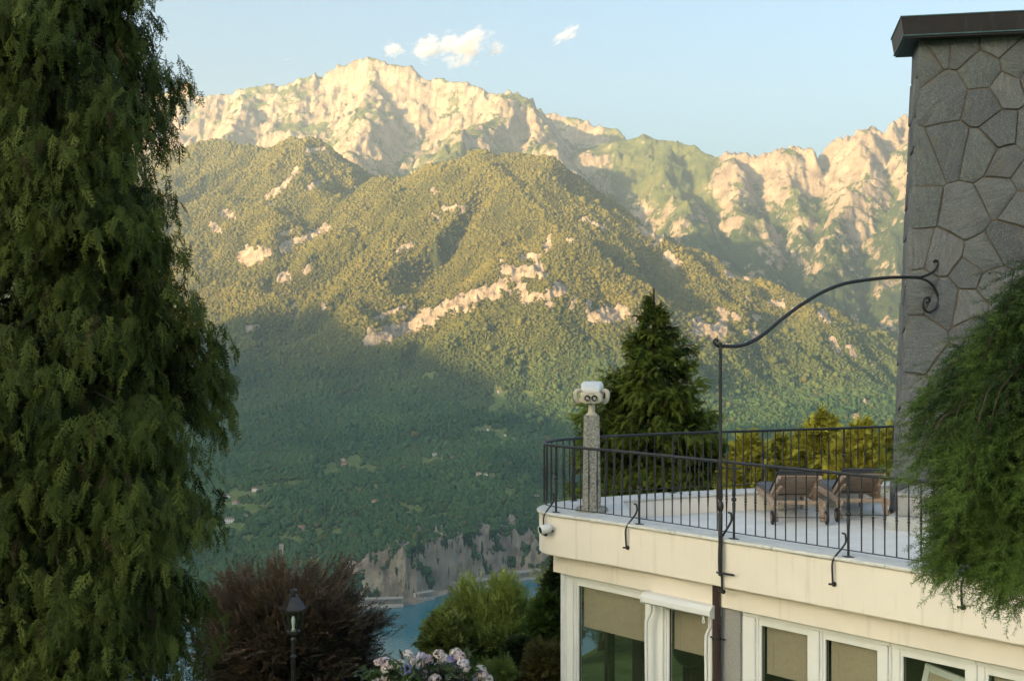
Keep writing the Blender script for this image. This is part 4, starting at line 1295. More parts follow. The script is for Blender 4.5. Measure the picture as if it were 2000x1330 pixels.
M_PALE = paint('pale_enamel', (0.72, 0.72, 0.7), 0.3, 0.04, 3, spec=0.5)
M_LENS = paint('black_eyepiece', (0.012, 0.012, 0.014), 0.15, spec=0.6)
bino = empty('viewing_binoculars', (cx, cy_, Z_COP + 1.415), R(-6)); tag(bino, 'beige coin operated viewing binoculars on the stone column', 'binoculars')
MB().lathe([(0.085, 0.0), (0.085, 0.018), (0.06, 0.03), (0.05, 0.05), (0.048, 0.2)], 16).build('stem', M_BEIGE, bino, True)
# head: rounded housing, wide at the eyepiece end, hood on top
def loft(rings):
    n = len(rings[0]); v = [p for r_ in rings for p in r_]
    f = [(i * n + k, i * n + (k + 1) % n, (i + 1) * n + (k + 1) % n, (i + 1) * n + k) for i in range(len(rings) - 1) for k in range(n)]
    f += [tuple(reversed(range(n))), tuple((len(rings) - 1) * n + k for k in range(n))]
    return MB().add(v, f)
def rrect(hw, z0, z1, y, r, n=5):
    out = []
    for cxx, czz, a0 in ((hw - r, z1 - r, 0), (-hw + r, z1 - r, 90), (-hw + r, z0 + r, 180), (hw - r, z0 + r, 270)):
        for k in range(n):
            a = R(a0 + 90 * k / (n - 1))
            out.append((cxx + r * math.cos(a), y, czz + r * math.sin(a)))
    return out
loft([rrect(0.13, 0.2, 0.33, -0.235, 0.055), rrect(0.155, 0.185, 0.35, -0.225, 0.06), rrect(0.16, 0.185, 0.36, -0.05, 0.06), rrect(0.17, 0.2, 0.37, 0.2, 0.06), rrect(0.16, 0.21, 0.36, 0.215, 0.06)]).build('housing', M_BEIGE, bino, True)
loft([rrect(0.12, 0.34, 0.39, -0.17, 0.02), rrect(0.15, 0.33, 0.45, -0.07, 0.055), rrect(0.165, 0.33, 0.49, 0.03, 0.07), rrect(0.17, 0.33, 0.49, 0.23, 0.07), rrect(0.15, 0.34, 0.46, 0.25, 0.06)]).build('hood', M_PALE, bino, True)
for sx in (-0.052, 0.052):
    e = MB().lathe([(0.046, 0), (0.046, 0.03), (0.038, 0.045), (0.03, 0.04)], 16, (sx, -0.226, 0.262), (0, -1, 0)).build('eyepiece', M_LENS, bino, True)
    MB().lathe([(0.022, 0.0), (0.022, 0.043)], 12, (sx, -0.227, 0.262), (0, -1, 0)).build('lens', M_GRANITE, e, True)
MB().box(-0.05, 0.05, -0.25, -0.228, 0.325, 0.345).build('nose_ridge', M_BEIGE, bino, bevel=0.004)
for s_ in (-1, 1):
    pts = [(s_ * 0.15, -0.02, 0.215), (s_ * 0.2, -0.03, 0.2), (s_ * 0.23, -0.05, 0.25), (s_ * 0.235, -0.05, 0.33), (s_ * 0.2, -0.04, 0.36), (s_ * 0.16, -0.02, 0.36)]
    MB().tube(catmull(pts, 5), 0.036, 8).build('handle', M_BEIGE, bino, True)

# ------------------------------------------------------------------ security camera on the rounded end of the fascia
sp = Vector((0.545, 17.98, -2.86))
scam = empty('security_camera', tuple(sp), R(-12)); tag(scam, 'small white security camera on the rounded end of the fascia', 'camera')
body = MB().lathe([(0.045, 0.0), (0.062, 0.015), (0.065, 0.05), (0.065, 0.16), (0.058, 0.185), (0.05, 0.175)], 18, (0.03, -0.03, 0), Vector((-0.75, -0.62, -0.16)))
body.build('body', M_WHITE, scam, True)
lp = Vector((0.03, -0.03, 0)) + Vector((-0.75, -0.62, -0.16)).normalized() * 0.17
MB().lathe([(0.052, 0), (0.052, 0.008)], 18, lp, Vector((-0.75, -0.62, -0.16))).build('lens', M_LENS, scam, True)
MB().tube([(0.03, -0.02, -0.06), (0.06, 0.02, -0.06), (0.07, 0.07, -0.05)], 0.014, 8).lathe([(0.035, 0), (0.035, 0.02)], 12, (0.06, 0.05, -0.05), (-0.5, -0.8, 0)).build('mount', M_IRON, scam, True)

# ------------------------------------------------------------------ two sun loungers
m = NM('weathered_teak')
c = m.coord('Object')
mp = m.node('ShaderNodeMapping', {0: c}); mp.inputs['Scale'].default_value = (3, 3, 30)
m.base(m.ramp(m.noise(mp.outputs[0], 3, 6, 0.6), [(0.3, (0.26, 0.18, 0.13)), (0.7, (0.42, 0.32, 0.245))]), 0.75)
M_TEAK = m.m
M_CUSH = paint('grey_cushion', (0.13, 0.14, 0.155), 0.9, 0.15, 6, 0.2, 200)
M_CUSH2 = paint('dark_cushion', (0.05, 0.053, 0.06), 0.9, 0.15, 6, 0.2, 200)
M_TYRE = paint('wheel_rubber', (0.02, 0.02, 0.02), 0.6)
def lounger(loc, rz, label):
    t = empty('sun_lounger', loc, rz); tag(t, label, 'lounger', 'sun loungers on the terrace')
    W2 = 0.36
    for s_ in (-1, 1):
        MB().box(s_ * W2 - 0.02, s_ * W2 + 0.02, 0.0, 1.98, 0.27, 0.36).build('side_rail', M_TEAK, t, bevel=0.005)
        MB().add([(s_ * W2 - 0.025, 1.72, 0), (s_ * W2 + 0.025, 1.72, 0), (s_ * W2 + 0.025, 1.79, 0), (s_ * W2 - 0.025, 1.79, 0), (s_ * W2 - 0.025, 1.69, 0.3), (s_ * W2 + 0.025, 1.69, 0.3), (s_ * W2 + 0.025, 1.79, 0.3), (s_ * W2 - 0.025, 1.79, 0.3)],
                 [(3, 2, 1, 0), (4, 5, 6, 7), (0, 1, 5, 4), (1, 2, 6, 5), (2, 3, 7, 6), (3, 0, 4, 7)]).build('leg', M_TEAK, t)
        MB().bar((s_ * (W2 - 0.005), 0.3, 0.3), (s_ * (W2 - 0.005), 0.1, 0.05), 0.045, 0.07, (1, 0, 0)).build('leg', M_TEAK, t, bevel=0.004)
        w = MB().lathe([(0.1, -0.018), (0.11, -0.01), (0.11, 0.01), (0.1, 0.018)], 20, (s_ * (W2 + 0.055), 0.1, 0.11), (1, 0, 0)).build('wheel', M_TYRE, t, True)
        MB().lathe([(0.055, -0.021), (0.055, 0.021)], 14, (s_ * (W2 + 0.055), 0.1, 0.11), (1, 0, 0)).build('hub', M_TEAK, w, True)
        MB().bar((s_ * 0.27, 0.2, 0.57), (s_ * 0.33, 0.52, 0.33), 0.03, 0.04, (1, 0, 0)).build('back_strut', M_TEAK, t)
    MB().box(-W2, W2, 0.26, 0.31, 0.285, 0.345).build('cross_bar', M_TEAK, t, bevel=0.004)
    MB().box(-W2, W2, 1.93, 1.97, 0.28, 0.35).build('cross_bar', M_TEAK, t, bevel=0.004)
    MB().box(-0.42, 0.42, 0.095, 0.105, 0.105, 0.115).build('axle', M_TYRE, t)
    for k in range(13):
        y = 0.8 + k * 0.092
        MB().box(-W2 + 0.02, W2 - 0.02, y, y + 0.07, 0.345, 0.362).build('seat_slat', M_TEAK, t)
    # raised back: hinge at y=0.78, rises towards y=0.05
    hp = Vector((0, 0.78, 0.36)); tp = Vector((0, 0.06, 0.74))
    dr = (tp - hp); Lb = dr.length; dr.normalize(); up = Vector((0, dr.z, -dr.y)).normalized()
    if up.z < 0: up = -up
    BMx = Matrix(((1, 0, 0, 0), (0, dr.y, up.y, hp.y), (0, dr.z, up.z, hp.z), (0, 0, 0, 1)))
    for s_ in (-1, 1):
        MB().box(s_ * 0.31 - 0.02, s_ * 0.31 + 0.02, 0, Lb, -0.04, 0.02, BMx).build('back_rail', M_TEAK, t)
    for k in range(11):
        y = 0.02 + k * (Lb - 0.04) / 11
        MB().box(-0.33, 0.33, y, y + 0.052, 0.021, 0.037, BMx).build('back_slat', M_TEAK, t)
    MB().box(-0.34, 0.34, 0.0, Lb + 0.03, 0.04, 0.11, BMx).build('back_cushion', M_CUSH2, t, smooth=True, bevel=0.025, seg=2)
    MB().box(-0.34, 0.34, 0.80, 1.98, 0.364, 0.435).build('seat_cushion', M_CUSH, t, smooth=True, bevel=0.025, seg=2)
lounger((4.40, 18.72, Z_FLOOR), R(-2), 'teak sun lounger with grey cushion on the left of the pair')
lounger((5.46, 18.98, Z_FLOOR), R(-2), 'teak sun lounger with grey cushion next to the stone tower')
# ------------------------------------------------------------------ the garden ground the villa stands on
def ground_z(x, y):
    x = np.asarray(x, float); y = np.asarray(y, float)
    z = np.where(y < 20, np.where(y < 0, -1.7 - 0.06 * y, -1.7 - 0.23 * y), -6.3)
    z = np.minimum(z, 250.0)
    edge = np.interp(x, [-40, -6, 1.5, 4, 12, 60], [17.5, 18.5, 22, 29, 31, 33])
    drop = np.maximum(y - edge, 0)
    z = z - np.where(drop < 6, drop * drop * 0.045, 1.62 + (drop - 6) * 0.54)
    return np.maximum(z, LAKE - 10)
gxs = np.concatenate([np.linspace(-2600, -60, 40), np.linspace(-58, 58, 117), np.linspace(60, 2600, 40)])
gys = np.concatenate([np.linspace(-1500, -30, 30), np.linspace(-28, 70, 99), np.linspace(74, 760, 60)])
GXX, GYY = np.meshgrid(gxs, gys)
GZZ = ground_z(GXX, GYY)
GZZ = GZZ + 0.08 * fbm(GXX / 3, GYY / 3, 3) + sstep(60, 200, np.hypot(GXX, GYY)) * 6 * fbm(GXX / 60, GYY / 60, 3)
GZZ = np.maximum(GZZ, LAKE - 11)
nr, nc = GXX.shape
idx = np.arange(nr * nc).reshape(nr, nc)
q = np.stack([idx[:-1, :-1], idx[:-1, 1:], idx[1:, 1:], idx[1:, :-1]], -1).reshape(-1, 4)
m = NM('garden_grass')
c = m.pos()
m.base(m.ramp(m.noise(c, 1.5, 7, 0.7), [(0.3, (0.07, 0.1, 0.025)), (0.55, (0.15, 0.2, 0.05)), (0.75, (0.21, 0.24, 0.08))]), 0.95)
m.bump(m.noise(c, 14, 5, 0.7), 0.8, 0.06)
tag(link('garden_ground', npmesh('garden_ground', np.stack([GXX, GYY, GZZ], -1).reshape(-1, 3), q, True), m.m), kind='structure')

# ------------------------------------------------------------------ leaf and needle sprays
def strips(segs):
    """segs: list of (p0, p1, width, up) narrow diamond strips -> verts, quads"""
    V = []; Fq = []
    for p0, p1, w, up in segs:
        p0 = np.array(p0, float); p1 = np.array(p1, float)
        d = p1 - p0; s = np.cross(d, up); s = s / (np.linalg.norm(s) + 1e-9) * w / 2
        mid = p0 + d * 0.42
        k = len(V)
        V += [p0, mid + s, p1, mid - s]
        Fq.append((k, k + 1, k + 2, k + 3))
    return np.array(V), np.array(Fq)
def frond(seed, L=0.34, n=9, side=0.13, wid=0.017, droop=0.10, curl=0.03):
    rg = np.random.RandomState(seed)
    S = []
    def ax(t): return np.array([L * t, curl * math.sin(3 * t + seed), -droop * t * t])
    for i in range(4):
        S.append((ax(i / 4), ax((i + 1) / 4 + 0.03), wid * (1.1 - 0.15 * i), (0, 0.15, 1)))
    for i in range(n):
        t = 0.08 + 0.9 * i / n
        for sg in (-1, 1):
            if rg.rand() < 0.08: continue
            l = side * (1.05 - 0.75 * t) * rg.uniform(0.7, 1.2)
            a = R(rg.uniform(32, 52))
            p = ax(t)
            e = p + np.array([math.cos(a) * l, sg * math.sin(a) * l, -rg.uniform(0.1, 0.5) * l])
            S.append((p, e, wid * rg.uniform(0.8, 1.2), (0, rg.uniform(-.5, .5), 1)))
            if l > side * 0.5:
                for u, sg2 in ((0.45, 1), (0.6, -1)):
                    p2 = p + (e - p) * u
                    e2 = p2 + np.array([math.cos(a - sg2 * 0.7) * l * 0.45, sg * math.sin(a - sg2 * 0.7) * l * 0.45, -0.2 * l])
                    S.append((p2, e2, wid * 0.9, (0, 0.2, 1)))
    return strips(S)
def leafspray(seed, L=0.34, n=11, leaf=0.065, wid=0.042, droop=0.05, spread=50):
    rg = np.random.RandomState(seed)
    S = [((0, 0, 0), (L * 0.5, 0, -droop * .25), 0.008, (0, 0, 1)), ((L * 0.5, 0, -droop * .25), (L, 0, -droop), 0.006, (0, 0, 1))]
    for i in range(n):
        t = 0.15 + 0.85 * i / (n - 1); sg = 1 if i % 2 else -1
        p = np.array([L * t, 0, -droop * t * t])
        a = R(rg.uniform(spread - 18, spread + 18)); l = leaf * rg.uniform(0.75, 1.2)
        e = p + np.array([math.cos(a) * l, sg * math.sin(a) * l, rg.uniform(-0.5, 0.25) * l])
        S.append((p, e, wid * rg.uniform(0.8, 1.15), (rg.uniform(-.4, .4), rg.uniform(-.5, .5), 1)))
    return strips(S)
def needleshoot(seed, L=0.24, n=64, nl=0.03, w=0.0042):
    rg = np.random.RandomState(seed)
    S = []
    def ax(t): return np.array([L * t, 0.02 * math.sin(4 * t + seed), -0.05 * t * t])
    for i in range(3): S.append((ax(i / 3), ax((i + 1) / 3 + 0.04), 0.0055, (0, 0.3, 1)))
    for i in range(n):
        t = 0.04 + 0.96 * i / n
        a = rg.uniform(0, 6.28); fwd = rg.uniform(0.35, 0.9)
        d = np.array([fwd, math.cos(a), math.sin(a)]); d /= np.linalg.norm(d)
        p = ax(t)
        S.append((p, p + d * nl * rg.uniform(0.7, 1.2), w, (rg.uniform(-1, 1), rg.uniform(-1, 1), rg.uniform(-1, 1))))
    return strips(S)
def protos_of(fn, name, mat, k=3, **kw):
    return [proto(name, npmesh(name, *fn(i + 1, **kw)), mat) for i in range(k)]

M_CYP = leaf_mat('cypress_foliage', 0.65, 0.3, 0.15, 0.25, 4.0)
M_LEAF = leaf_mat('broad_leaves', 0.5, 0.35, 0.35, 0.2, 6.0)
M_NEED = leaf_mat('larch_needles', 0.5, 0.35, 0.3, 0.15, 6.0)
M_BARK = paint('brown_bark', (0.075, 0.055, 0.042), 0.95, 0.4, 6, 0.8, 12)
FR_BIG = protos_of(frond, 'cypress_spray', M_CYP, 4, L=0.3, n=9, side=0.105, wid=0.014)
FR_MID = protos_of(frond, 'cypress_sprig', M_CYP, 3, L=0.34, n=8, side=0.13, wid=0.022, droop=0.08)
FR_UP = protos_of(frond, 'thuja_sprig', M_CYP, 3, L=0.3, n=7, side=0.12, wid=0.02, droop=0.02)
LEAFS = protos_of(leafspray, 'leaf_spray', M_LEAF, 3)
LEAFS_BIG = protos_of(leafspray, 'leaf_cluster', M_LEAF, 3, L=0.26, n=9, leaf=0.1, wid=0.07, spread=60)
BEECHS = protos_of(leafspray, 'beech_spray', M_LEAF, 3, L=0.42, n=13, leaf=0.06, wid=0.036, droop=0.03, spread=38)
SHOOT = protos_of(needleshoot, 'needle_shoot', M_NEED, 4)

def limb_tube(paths, r0, r1, n=5):
    """all limbs of a crown as one joined part"""
    mb = MB()
    for pth in paths:
        k = len(pth)
        mb.tube(pth, [r0 + (r1 - r0) * i / (k - 1) for i in range(k)], n, caps=False)
    return mb

def weeping_conifer(name, label, base, height, radius, nb, per, protos, scale, tin, tout, seed, pitch=(58, 18), rise=0.12, droop=0.5, jit=0.12, clump=None, tr=0.3, cat='tree', back=0.45, zmin=0.0, edge_t=0.35, vary=(0.66, 1.14), spread=0.24):
    """conifer: tapered trunk, limbs that reach out to the crown radius, hanging sprays on them"""
    rg = np.random.RandomState(seed)
    bx, by, bz = base
    root = empty(name, base); tag(root, label, cat)
    MB().lathe([(tr * 1.25, -0.3), (tr, 0.3), (tr * 0.75, height * 0.4), (tr * 0.4, height * 0.75), (0.02, height * 0.985)], 10).build('trunk', M_BARK, root, True)
    pts = []; rot = []; scl = []; tin_ = []; limbs = []
    hs = np.linspace(0, height, 60); wts = np.array([max(radius(h), 0.05) for h in hs]) * (hs >= zmin); wts /= wts.sum()
    toc = math.atan2(-by, -bx)
    k = 0
    while k < nb:
        h = rg.choice(hs, p=wts) + rg.uniform(-0.5, 0.5) * height / 60
        az = rg.uniform(-math.pi, math.pi)
        if math.cos(az - toc) < -0.25 and rg.rand() > back: continue
        k += 1
        Lb = radius(h) * rg.uniform(*vary) * (1.0 + 0.1 * math.sin(az * 3 + h * 1.3))
        ca, sa = math.cos(az), math.sin(az)
        dr = droop * rg.uniform(0.6, 1.4); ri = rise * rg.uniform(0.5, 1.5)
        def bp(t):
            return np.array([ca * Lb * t, sa * Lb * t, h + Lb * (ri * t * 2 - dr * t * t)])
        limbs.append([bp(t) for t in (0.0, 0.3, 0.6, 0.85)])
        m_ = int(per * max(0.45, min(1.6, Lb / max(0.3, radius(height * 0.3)))))
        cl = rg.uniform(-0.5, 0.5)
        side = np.array([-sa, ca, 0])
        for i in range(m_):
            t = edge_t + (1 - edge_t) * rg.rand() ** 0.75
            w = (1 - 0.45 * t) * Lb * spread
            p = bp(t) + side * rg.normal(0, w) + np.array([0, 0, -abs(rg.normal(0, jit))]) + rg.normal(0, jit * 0.35, 3)
            pts.append(p)
            rot.append((rg.normal(0, 0.5), R(rg.normal(*pitch)), az + rg.normal(0, 0.65)))
            scl.append(scale * rg.uniform(0.7, 1.25))
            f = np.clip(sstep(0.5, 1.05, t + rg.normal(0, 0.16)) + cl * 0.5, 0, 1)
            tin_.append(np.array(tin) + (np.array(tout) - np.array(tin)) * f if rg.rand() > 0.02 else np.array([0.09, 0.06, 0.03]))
    o = limb_tube(limbs, 0.03 * min(1, tr * 3), 0.006, 4).build('branches', M_BARK, root); tag(o, kind='stuff')
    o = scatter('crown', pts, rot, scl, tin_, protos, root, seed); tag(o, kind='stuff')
    return root

def broadleaf(name, label, base, trunk_h, centre, rad, nl, per, protos, scale, tins, seed, up=0.35, cat='tree', shell=0.55, tr=0.15, lift=0.0):
    """broad-leaved tree or shrub: trunk, forking limbs to the crown's surface, leaf sprays along their outer part"""
    rg = np.random.RandomState(seed)
    root = empty(name, base); tag(root, label, cat)
    C = np.array(centre, float) - np.array(base, float)
    MB().tube([(0, 0, -0.3), (0.02, 0, trunk_h * 0.5), (C[0] * 0.4, C[1] * 0.4, trunk_h), tuple(C * np.array([0.8, 0.8, 1.0]))], [tr * 1.2, tr, tr * 0.8, tr * 0.3], 9).build('trunk', M_BARK, root, True)
    pts = []; rot = []; scl = []; ti = []; limbs = []
    for k in range(nl):
        z = rg.uniform(-0.75, 1.0); az = rg.uniform(-math.pi, math.pi)
        toc = math.atan2(-base[1], -base[0])
        if math.cos(az - toc) < -0.3 and z < 0.4 and rg.rand() < 0.6: continue
        r = math.sqrt(max(0, 1 - z * z))
        d = np.array([math.cos(az) * r, math.sin(az) * r, z])
        lump = 0.86 + 0.22 * math.sin(az * 3.1 + z * 4 + seed) * math.cos(z * 5 + seed) + rg.uniform(-0.12, 0.12)
        tip = C + d * np.array(rad) * lump
        st = C * np.array([0.8, 0.8, 0.75]) * 1.0
        st = C + (d * np.array(rad)) * 0.12 + np.array([0, 0, -rad[2] * 0.25])
        ctl = (st + tip) / 2 + np.array([0, 0, lift * rad[2]])
        def bp(t): return (1 - t) ** 2 * st + 2 * t * (1 - t) * ctl + t * t * tip
        limbs.append([bp(t) for t in (0, 0.35, 0.7, 0.95)])
        cl = rg.uniform(-0.4, 0.4)
        for i in range(per):
            t = shell + (1 - shell) * rg.rand() ** 0.6
            p = bp(t) + rg.normal(0, 0.11 * rad[0] * (1.15 - 0.7 * t), 3)
            dd = bp(min(1, t + 0.05)) - bp(t - 0.05); dd /= np.linalg.norm(dd)
            yaw = math.atan2(dd[1], dd[0]) + rg.normal(0, 0.6)
            pit = -math.asin(np.clip(dd[2] * 0.7 + up, -0.95, 0.95)) + rg.normal(0, 0.35)
            pts.append(p); rot.append((rg.normal(0, 0.6), pit, yaw)); scl.append(scale * rg.uniform(0.7, 1.25))
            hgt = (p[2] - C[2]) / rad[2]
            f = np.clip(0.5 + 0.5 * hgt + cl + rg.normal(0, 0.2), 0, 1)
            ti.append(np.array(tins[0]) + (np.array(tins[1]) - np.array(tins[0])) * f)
    o = limb_tube(limbs, 0.025, 0.005, 4).build('branches', M_BARK, root); tag(o, kind='stuff')
    o = scatter('crown', pts, rot, scl, ti, protos, root, seed); tag(o, kind='stuff')
    return root

# big weeping cypress on the left
gz = lambda x, y: float(ground_z(x, y))
Yb = 16.0
xb = (90 - 1000) / F * Yb
def rbig(h):
    zz = h + gz(xb, Yb)                         # height seen from the eye
    row = HZ - F * zz / Yb
    edge = np.interp(row, [-700, -300, 0, 100, 230, 300, 450, 560, 650, 790, 900, 1060, 1140, 1300, 1500], [60, 170, 300, 312, 330, 330, 338, 334, 366, 392, 388, 392, 384, 396, 390])
    return max(0.15, (edge - 90) / F * Yb)
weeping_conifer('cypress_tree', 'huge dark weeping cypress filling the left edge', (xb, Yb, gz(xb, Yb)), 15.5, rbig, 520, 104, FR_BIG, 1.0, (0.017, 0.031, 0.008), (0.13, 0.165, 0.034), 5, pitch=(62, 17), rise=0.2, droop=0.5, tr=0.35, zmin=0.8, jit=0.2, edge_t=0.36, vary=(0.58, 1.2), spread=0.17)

# cypress behind the terrace
Yc = 27.0
xc = (1277 - 1000) / F * Yc
def rmid(h):
    row = HZ - F * (h - 6.3) / Yc
    return max(0.02, float(np.interp(row, [545, 575, 610, 660, 720, 800, 900, 1000, 1200], [1, 10, 25, 46, 70, 98, 120, 130, 135])) / F * Yc)
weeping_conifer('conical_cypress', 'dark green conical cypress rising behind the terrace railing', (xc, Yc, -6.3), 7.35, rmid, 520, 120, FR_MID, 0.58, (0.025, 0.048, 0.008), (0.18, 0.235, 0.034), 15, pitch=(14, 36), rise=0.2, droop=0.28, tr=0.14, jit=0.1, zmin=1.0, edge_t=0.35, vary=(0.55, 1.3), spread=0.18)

# golden shrubs beyond the far railing: (pixel x, pixel y of the top, depth, half width px)
gold = [(1462, 850, 25.5, 42, 'low golden cypress shrub left of the others beyond the railing'), (1520, 856, 26.0, 44, 'low golden cypress shrub between the taller ones beyond the railing'), (1606, 812, 26.5, 52, 'tallest golden cypress shrub with pointed top beyond the railing'), (1680, 828, 25.5, 50, 'broad golden cypress shrub beyond the railing near the tower'), (1742, 826, 26.5, 44, 'golden cypress shrub half hidden by the stone tower')]
for k, (px, py, Yg, hw, lb) in enumerate(gold):
    p = P(px, py, Yg); H_ = p.z + 6.3; w_ = hw * 1.3 / F * Yg
    rf = (lambda H_, w_: (lambda h: max(0.03, w_ * (min(1.0, (H_ - h) / (0.42 * H_)) ** 0.65 if h < H_ else 0))))(H_, w_)
    weeping_conifer('golden_cypress', lb, (p.x, Yg, -6.3), H_, rf, 420, 50, FR_UP, 0.85, (0.26, 0.25, 0.03), (0.78, 0.7, 0.1), 31 + k, pitch=(-15, 35), rise=0.4, droop=0.1, tr=0.07, jit=0.05, cat='shrub', zmin=H_ * 0.2, edge_t=0.3)

# clipped and loose conifers beside the house corner
thuja = [(1092, 1078, 24.0, 24, 'dark narrow thuja close to the house corner', (0.012, 0.024, 0.007), (0.045, 0.075, 0.018)),
         (1074, 1172, 21.5, 36, 'bright green rounded thuja in front of the house corner', (0.03, 0.055, 0.01), (0.1, 0.16, 0.028)),
         (1012, 1262, 20.0, 28, 'small dark conifer between the bushes', (0.012, 0.022, 0.008), (0.035, 0.06, 0.018)),
         (1068, 1278, 19.2, 40, 'low olive brown bush by the window corner', (0.05, 0.048, 0.014), (0.14, 0.125, 0.035))]
for k, (px, py, Yg, hw, lb, t0, t1) in enumerate(thuja):
    p = P(px, py, Yg); g_ = gz(p.x, Yg) - 0.3; H_ = p.z - g_; w_ = hw / F * Yg
    rf = (lambda H_, w_: (lambda h: max(0.03, w_ * (min(1.0, (H_ - h) / (0.5 * H_)) ** 0.6 if h < H_ else 0))))(H_, w_)
    weeping_conifer('thuja_shrub', lb, (p.x, Yg, g_), H_, rf, 300, 40, FR_UP, 0.7, t0, t1, 51 + k, pitch=(-35, 30), rise=0.7, droop=0.05, tr=0.06, jit=0.04, cat='shrub', edge_t=0.4)
# shrubs seen through the glazed room
for k, (x_, y_, s_) in enumerate([(1.9, 25.0, 1.7), (3.5, 25.8, 1.8), (5.2, 26.4, 1.9), (2.6, 28.2, 2.6)]):
    broadleaf('garden_shrub', ['arching green shrub seen through the corner window', 'leafy shrub on the lawn seen through the wide window', 'green shrub seen behind the globe', 'tall shrub at the back of the lawn behind the house'][k], (x_, y_, -6.3), 0.4, (x_, y_, -6.3 + s_ * 0.55), (s_ * 0.7, s_ * 0.6, s_ * 0.6), 90, 22, LEAFS, 0.9, ((0.13, 0.15, 0.04), (0.36, 0.38, 0.12)), 71 + k, cat='shrub')

# copper beech, light green tree, small bush
pb_ = P(560, 1232, 27.0)
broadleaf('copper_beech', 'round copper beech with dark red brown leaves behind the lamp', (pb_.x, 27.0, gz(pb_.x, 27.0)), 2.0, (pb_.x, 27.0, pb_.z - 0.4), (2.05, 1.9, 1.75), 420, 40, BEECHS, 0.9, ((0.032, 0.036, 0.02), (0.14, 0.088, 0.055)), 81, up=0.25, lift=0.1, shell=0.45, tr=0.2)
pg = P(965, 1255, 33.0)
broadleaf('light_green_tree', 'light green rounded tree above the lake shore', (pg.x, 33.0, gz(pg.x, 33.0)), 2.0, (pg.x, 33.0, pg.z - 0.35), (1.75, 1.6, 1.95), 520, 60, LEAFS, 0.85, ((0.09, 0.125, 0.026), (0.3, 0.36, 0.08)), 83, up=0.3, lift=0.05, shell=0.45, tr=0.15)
pk = P(868, 1250, 31.5)
broadleaf('small_leafy_tree', 'small yellow green leafy tree at the water side of the larger one', (pk.x, 31.5, gz(pk.x, 31.5)), 1.0, (pk.x, 31.5, pk.z - 0.2), (0.6, 0.6, 0.85), 120, 22, LEAFS_BIG, 0.8, ((0.08, 0.11, 0.02), (0.27, 0.31, 0.07)), 85, up=0.2, tr=0.06)
pk = P(972, 1318, 19.0)
broadleaf('low_bush', 'low fresh green bush beside the hydrangea', (pk.x, 19.0, gz(pk.x, 19.0)), 0.3, (pk.x, 19.0, pk.z - 0.15), (0.28, 0.28, 0.3), 60, 14, LEAFS, 0.5, ((0.06, 0.1, 0.02), (0.17, 0.23, 0.05)), 87, cat='shrub', tr=0.03)
pk = P(905, 1325, 23.0)
broadleaf('low_bush', 'dark green bush below the light green tree', (pk.x, 23.0, gz(pk.x, 23.0)), 0.3, (pk.x, 23.0, pk.z - 0.2), (0.8, 0.6, 0.5), 90, 16, LEAFS, 0.6, ((0.03, 0.05, 0.012), (0.09, 0.12, 0.03)), 89, cat='shrub', tr=0.04)

# weeping larch close by on the right
Yl = 7.2
xl = (2075 - 1000) / F * Yl
lar = empty('weeping_larch', (xl, Yl, gz(xl, Yl))); tag(lar, 'weeping larch with hanging green needle shoots in front of the tower', 'tree')
gl_ = gz(xl, Yl)
MB().tube([(0.1, 0.1, -0.3), (0.06, 0.05, 1.2), (0.0, 0.0, 2.6), (-0.1, -0.02, 3.5)], [0.09, 0.075, 0.06, 0.03], 9).build('trunk', M_BARK, lar, True)
rg = np.random.RandomState(9)
pts = []; rot = []; scl = []; ti = []; limbs = []
outl = [(490, 0), (515, 40), (560, 125), (640, 190), (720, 240), (780, 272), (850, 258), (900, 208), (1000, 200), (1100, 214), (1230, 210), (1330, 190)]
def lr(z):
    row = HZ - F * z / (Yl - 0.3)
    return float(np.interp(row, [o_[0] for o_ in outl], [o_[1] for o_ in outl])) / F * Yl
for k in range(430):
    az = rg.uniform(-math.pi, math.pi)
    if math.cos(az - math.atan2(-Yl, -xl)) < -0.3 and rg.rand() < 0.7: continue
    # limb leaves the stem, arches out, then its end hangs
    z_out = rg.uniform(-1.3, 0.3)
    r_out = lr(z_out) * rg.uniform(0.35, 0.98)
    z_end = max(z_out - rg.uniform(0.15, 0.75), rg.uniform(-1.62, -1.3))
    ca, sa = math.cos(az), math.sin(az)
    A_ = np.array([0, 0, min(0.4, z_out + rg.uniform(0.1, 0.5)) - 0.12]); B_ = np.array([ca * r_out * 0.5, sa * r_out * 0.5, z_out + 0.15]); C_ = np.array([ca * r_out * 0.9, sa * r_out * 0.9, z_out]); D_ = np.array([ca * r_out * 1.05 + rg.normal(0, .05), sa * r_out * 1.05 + rg.normal(0, .05), z_end])
    path = [np.array(p) for p in catmull([A_, B_, C_, C_ * 0.4 + D_ * 0.6 + np.array([ca, sa, 0]) * 0.03, D_], 6)]
    limbs.append([p - np.array([0, 0, gl_]) for p in path[::3]])
    Lp = len(path) - 1
    cl = rg.uniform(-0.25, 0.25)
    for i in range(52):
        t = 0.2 + 0.8 * rg.rand() ** 0.8
        u = t * Lp; j = min(int(u), Lp - 1); p = path[j] + (path[j + 1] - path[j]) * (u - j)
        yaw = az + rg.normal(0, 0.75)
        pit = rg.normal(0.62, 0.36)
        pts.append(p + rg.normal(0, 0.03, 3) - np.array([0, 0, gl_])); rot.append((rg.uniform(0, 6.28), pit, yaw)); scl.append(rg.uniform(0.5, 1.0))
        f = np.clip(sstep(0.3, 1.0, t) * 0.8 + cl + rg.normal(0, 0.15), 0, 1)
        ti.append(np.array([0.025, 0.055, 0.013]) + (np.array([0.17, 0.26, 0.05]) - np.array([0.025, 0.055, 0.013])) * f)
tag(limb_tube(limbs, 0.009, 0.002, 4).build('branches', M_BARK, lar), kind='stuff')
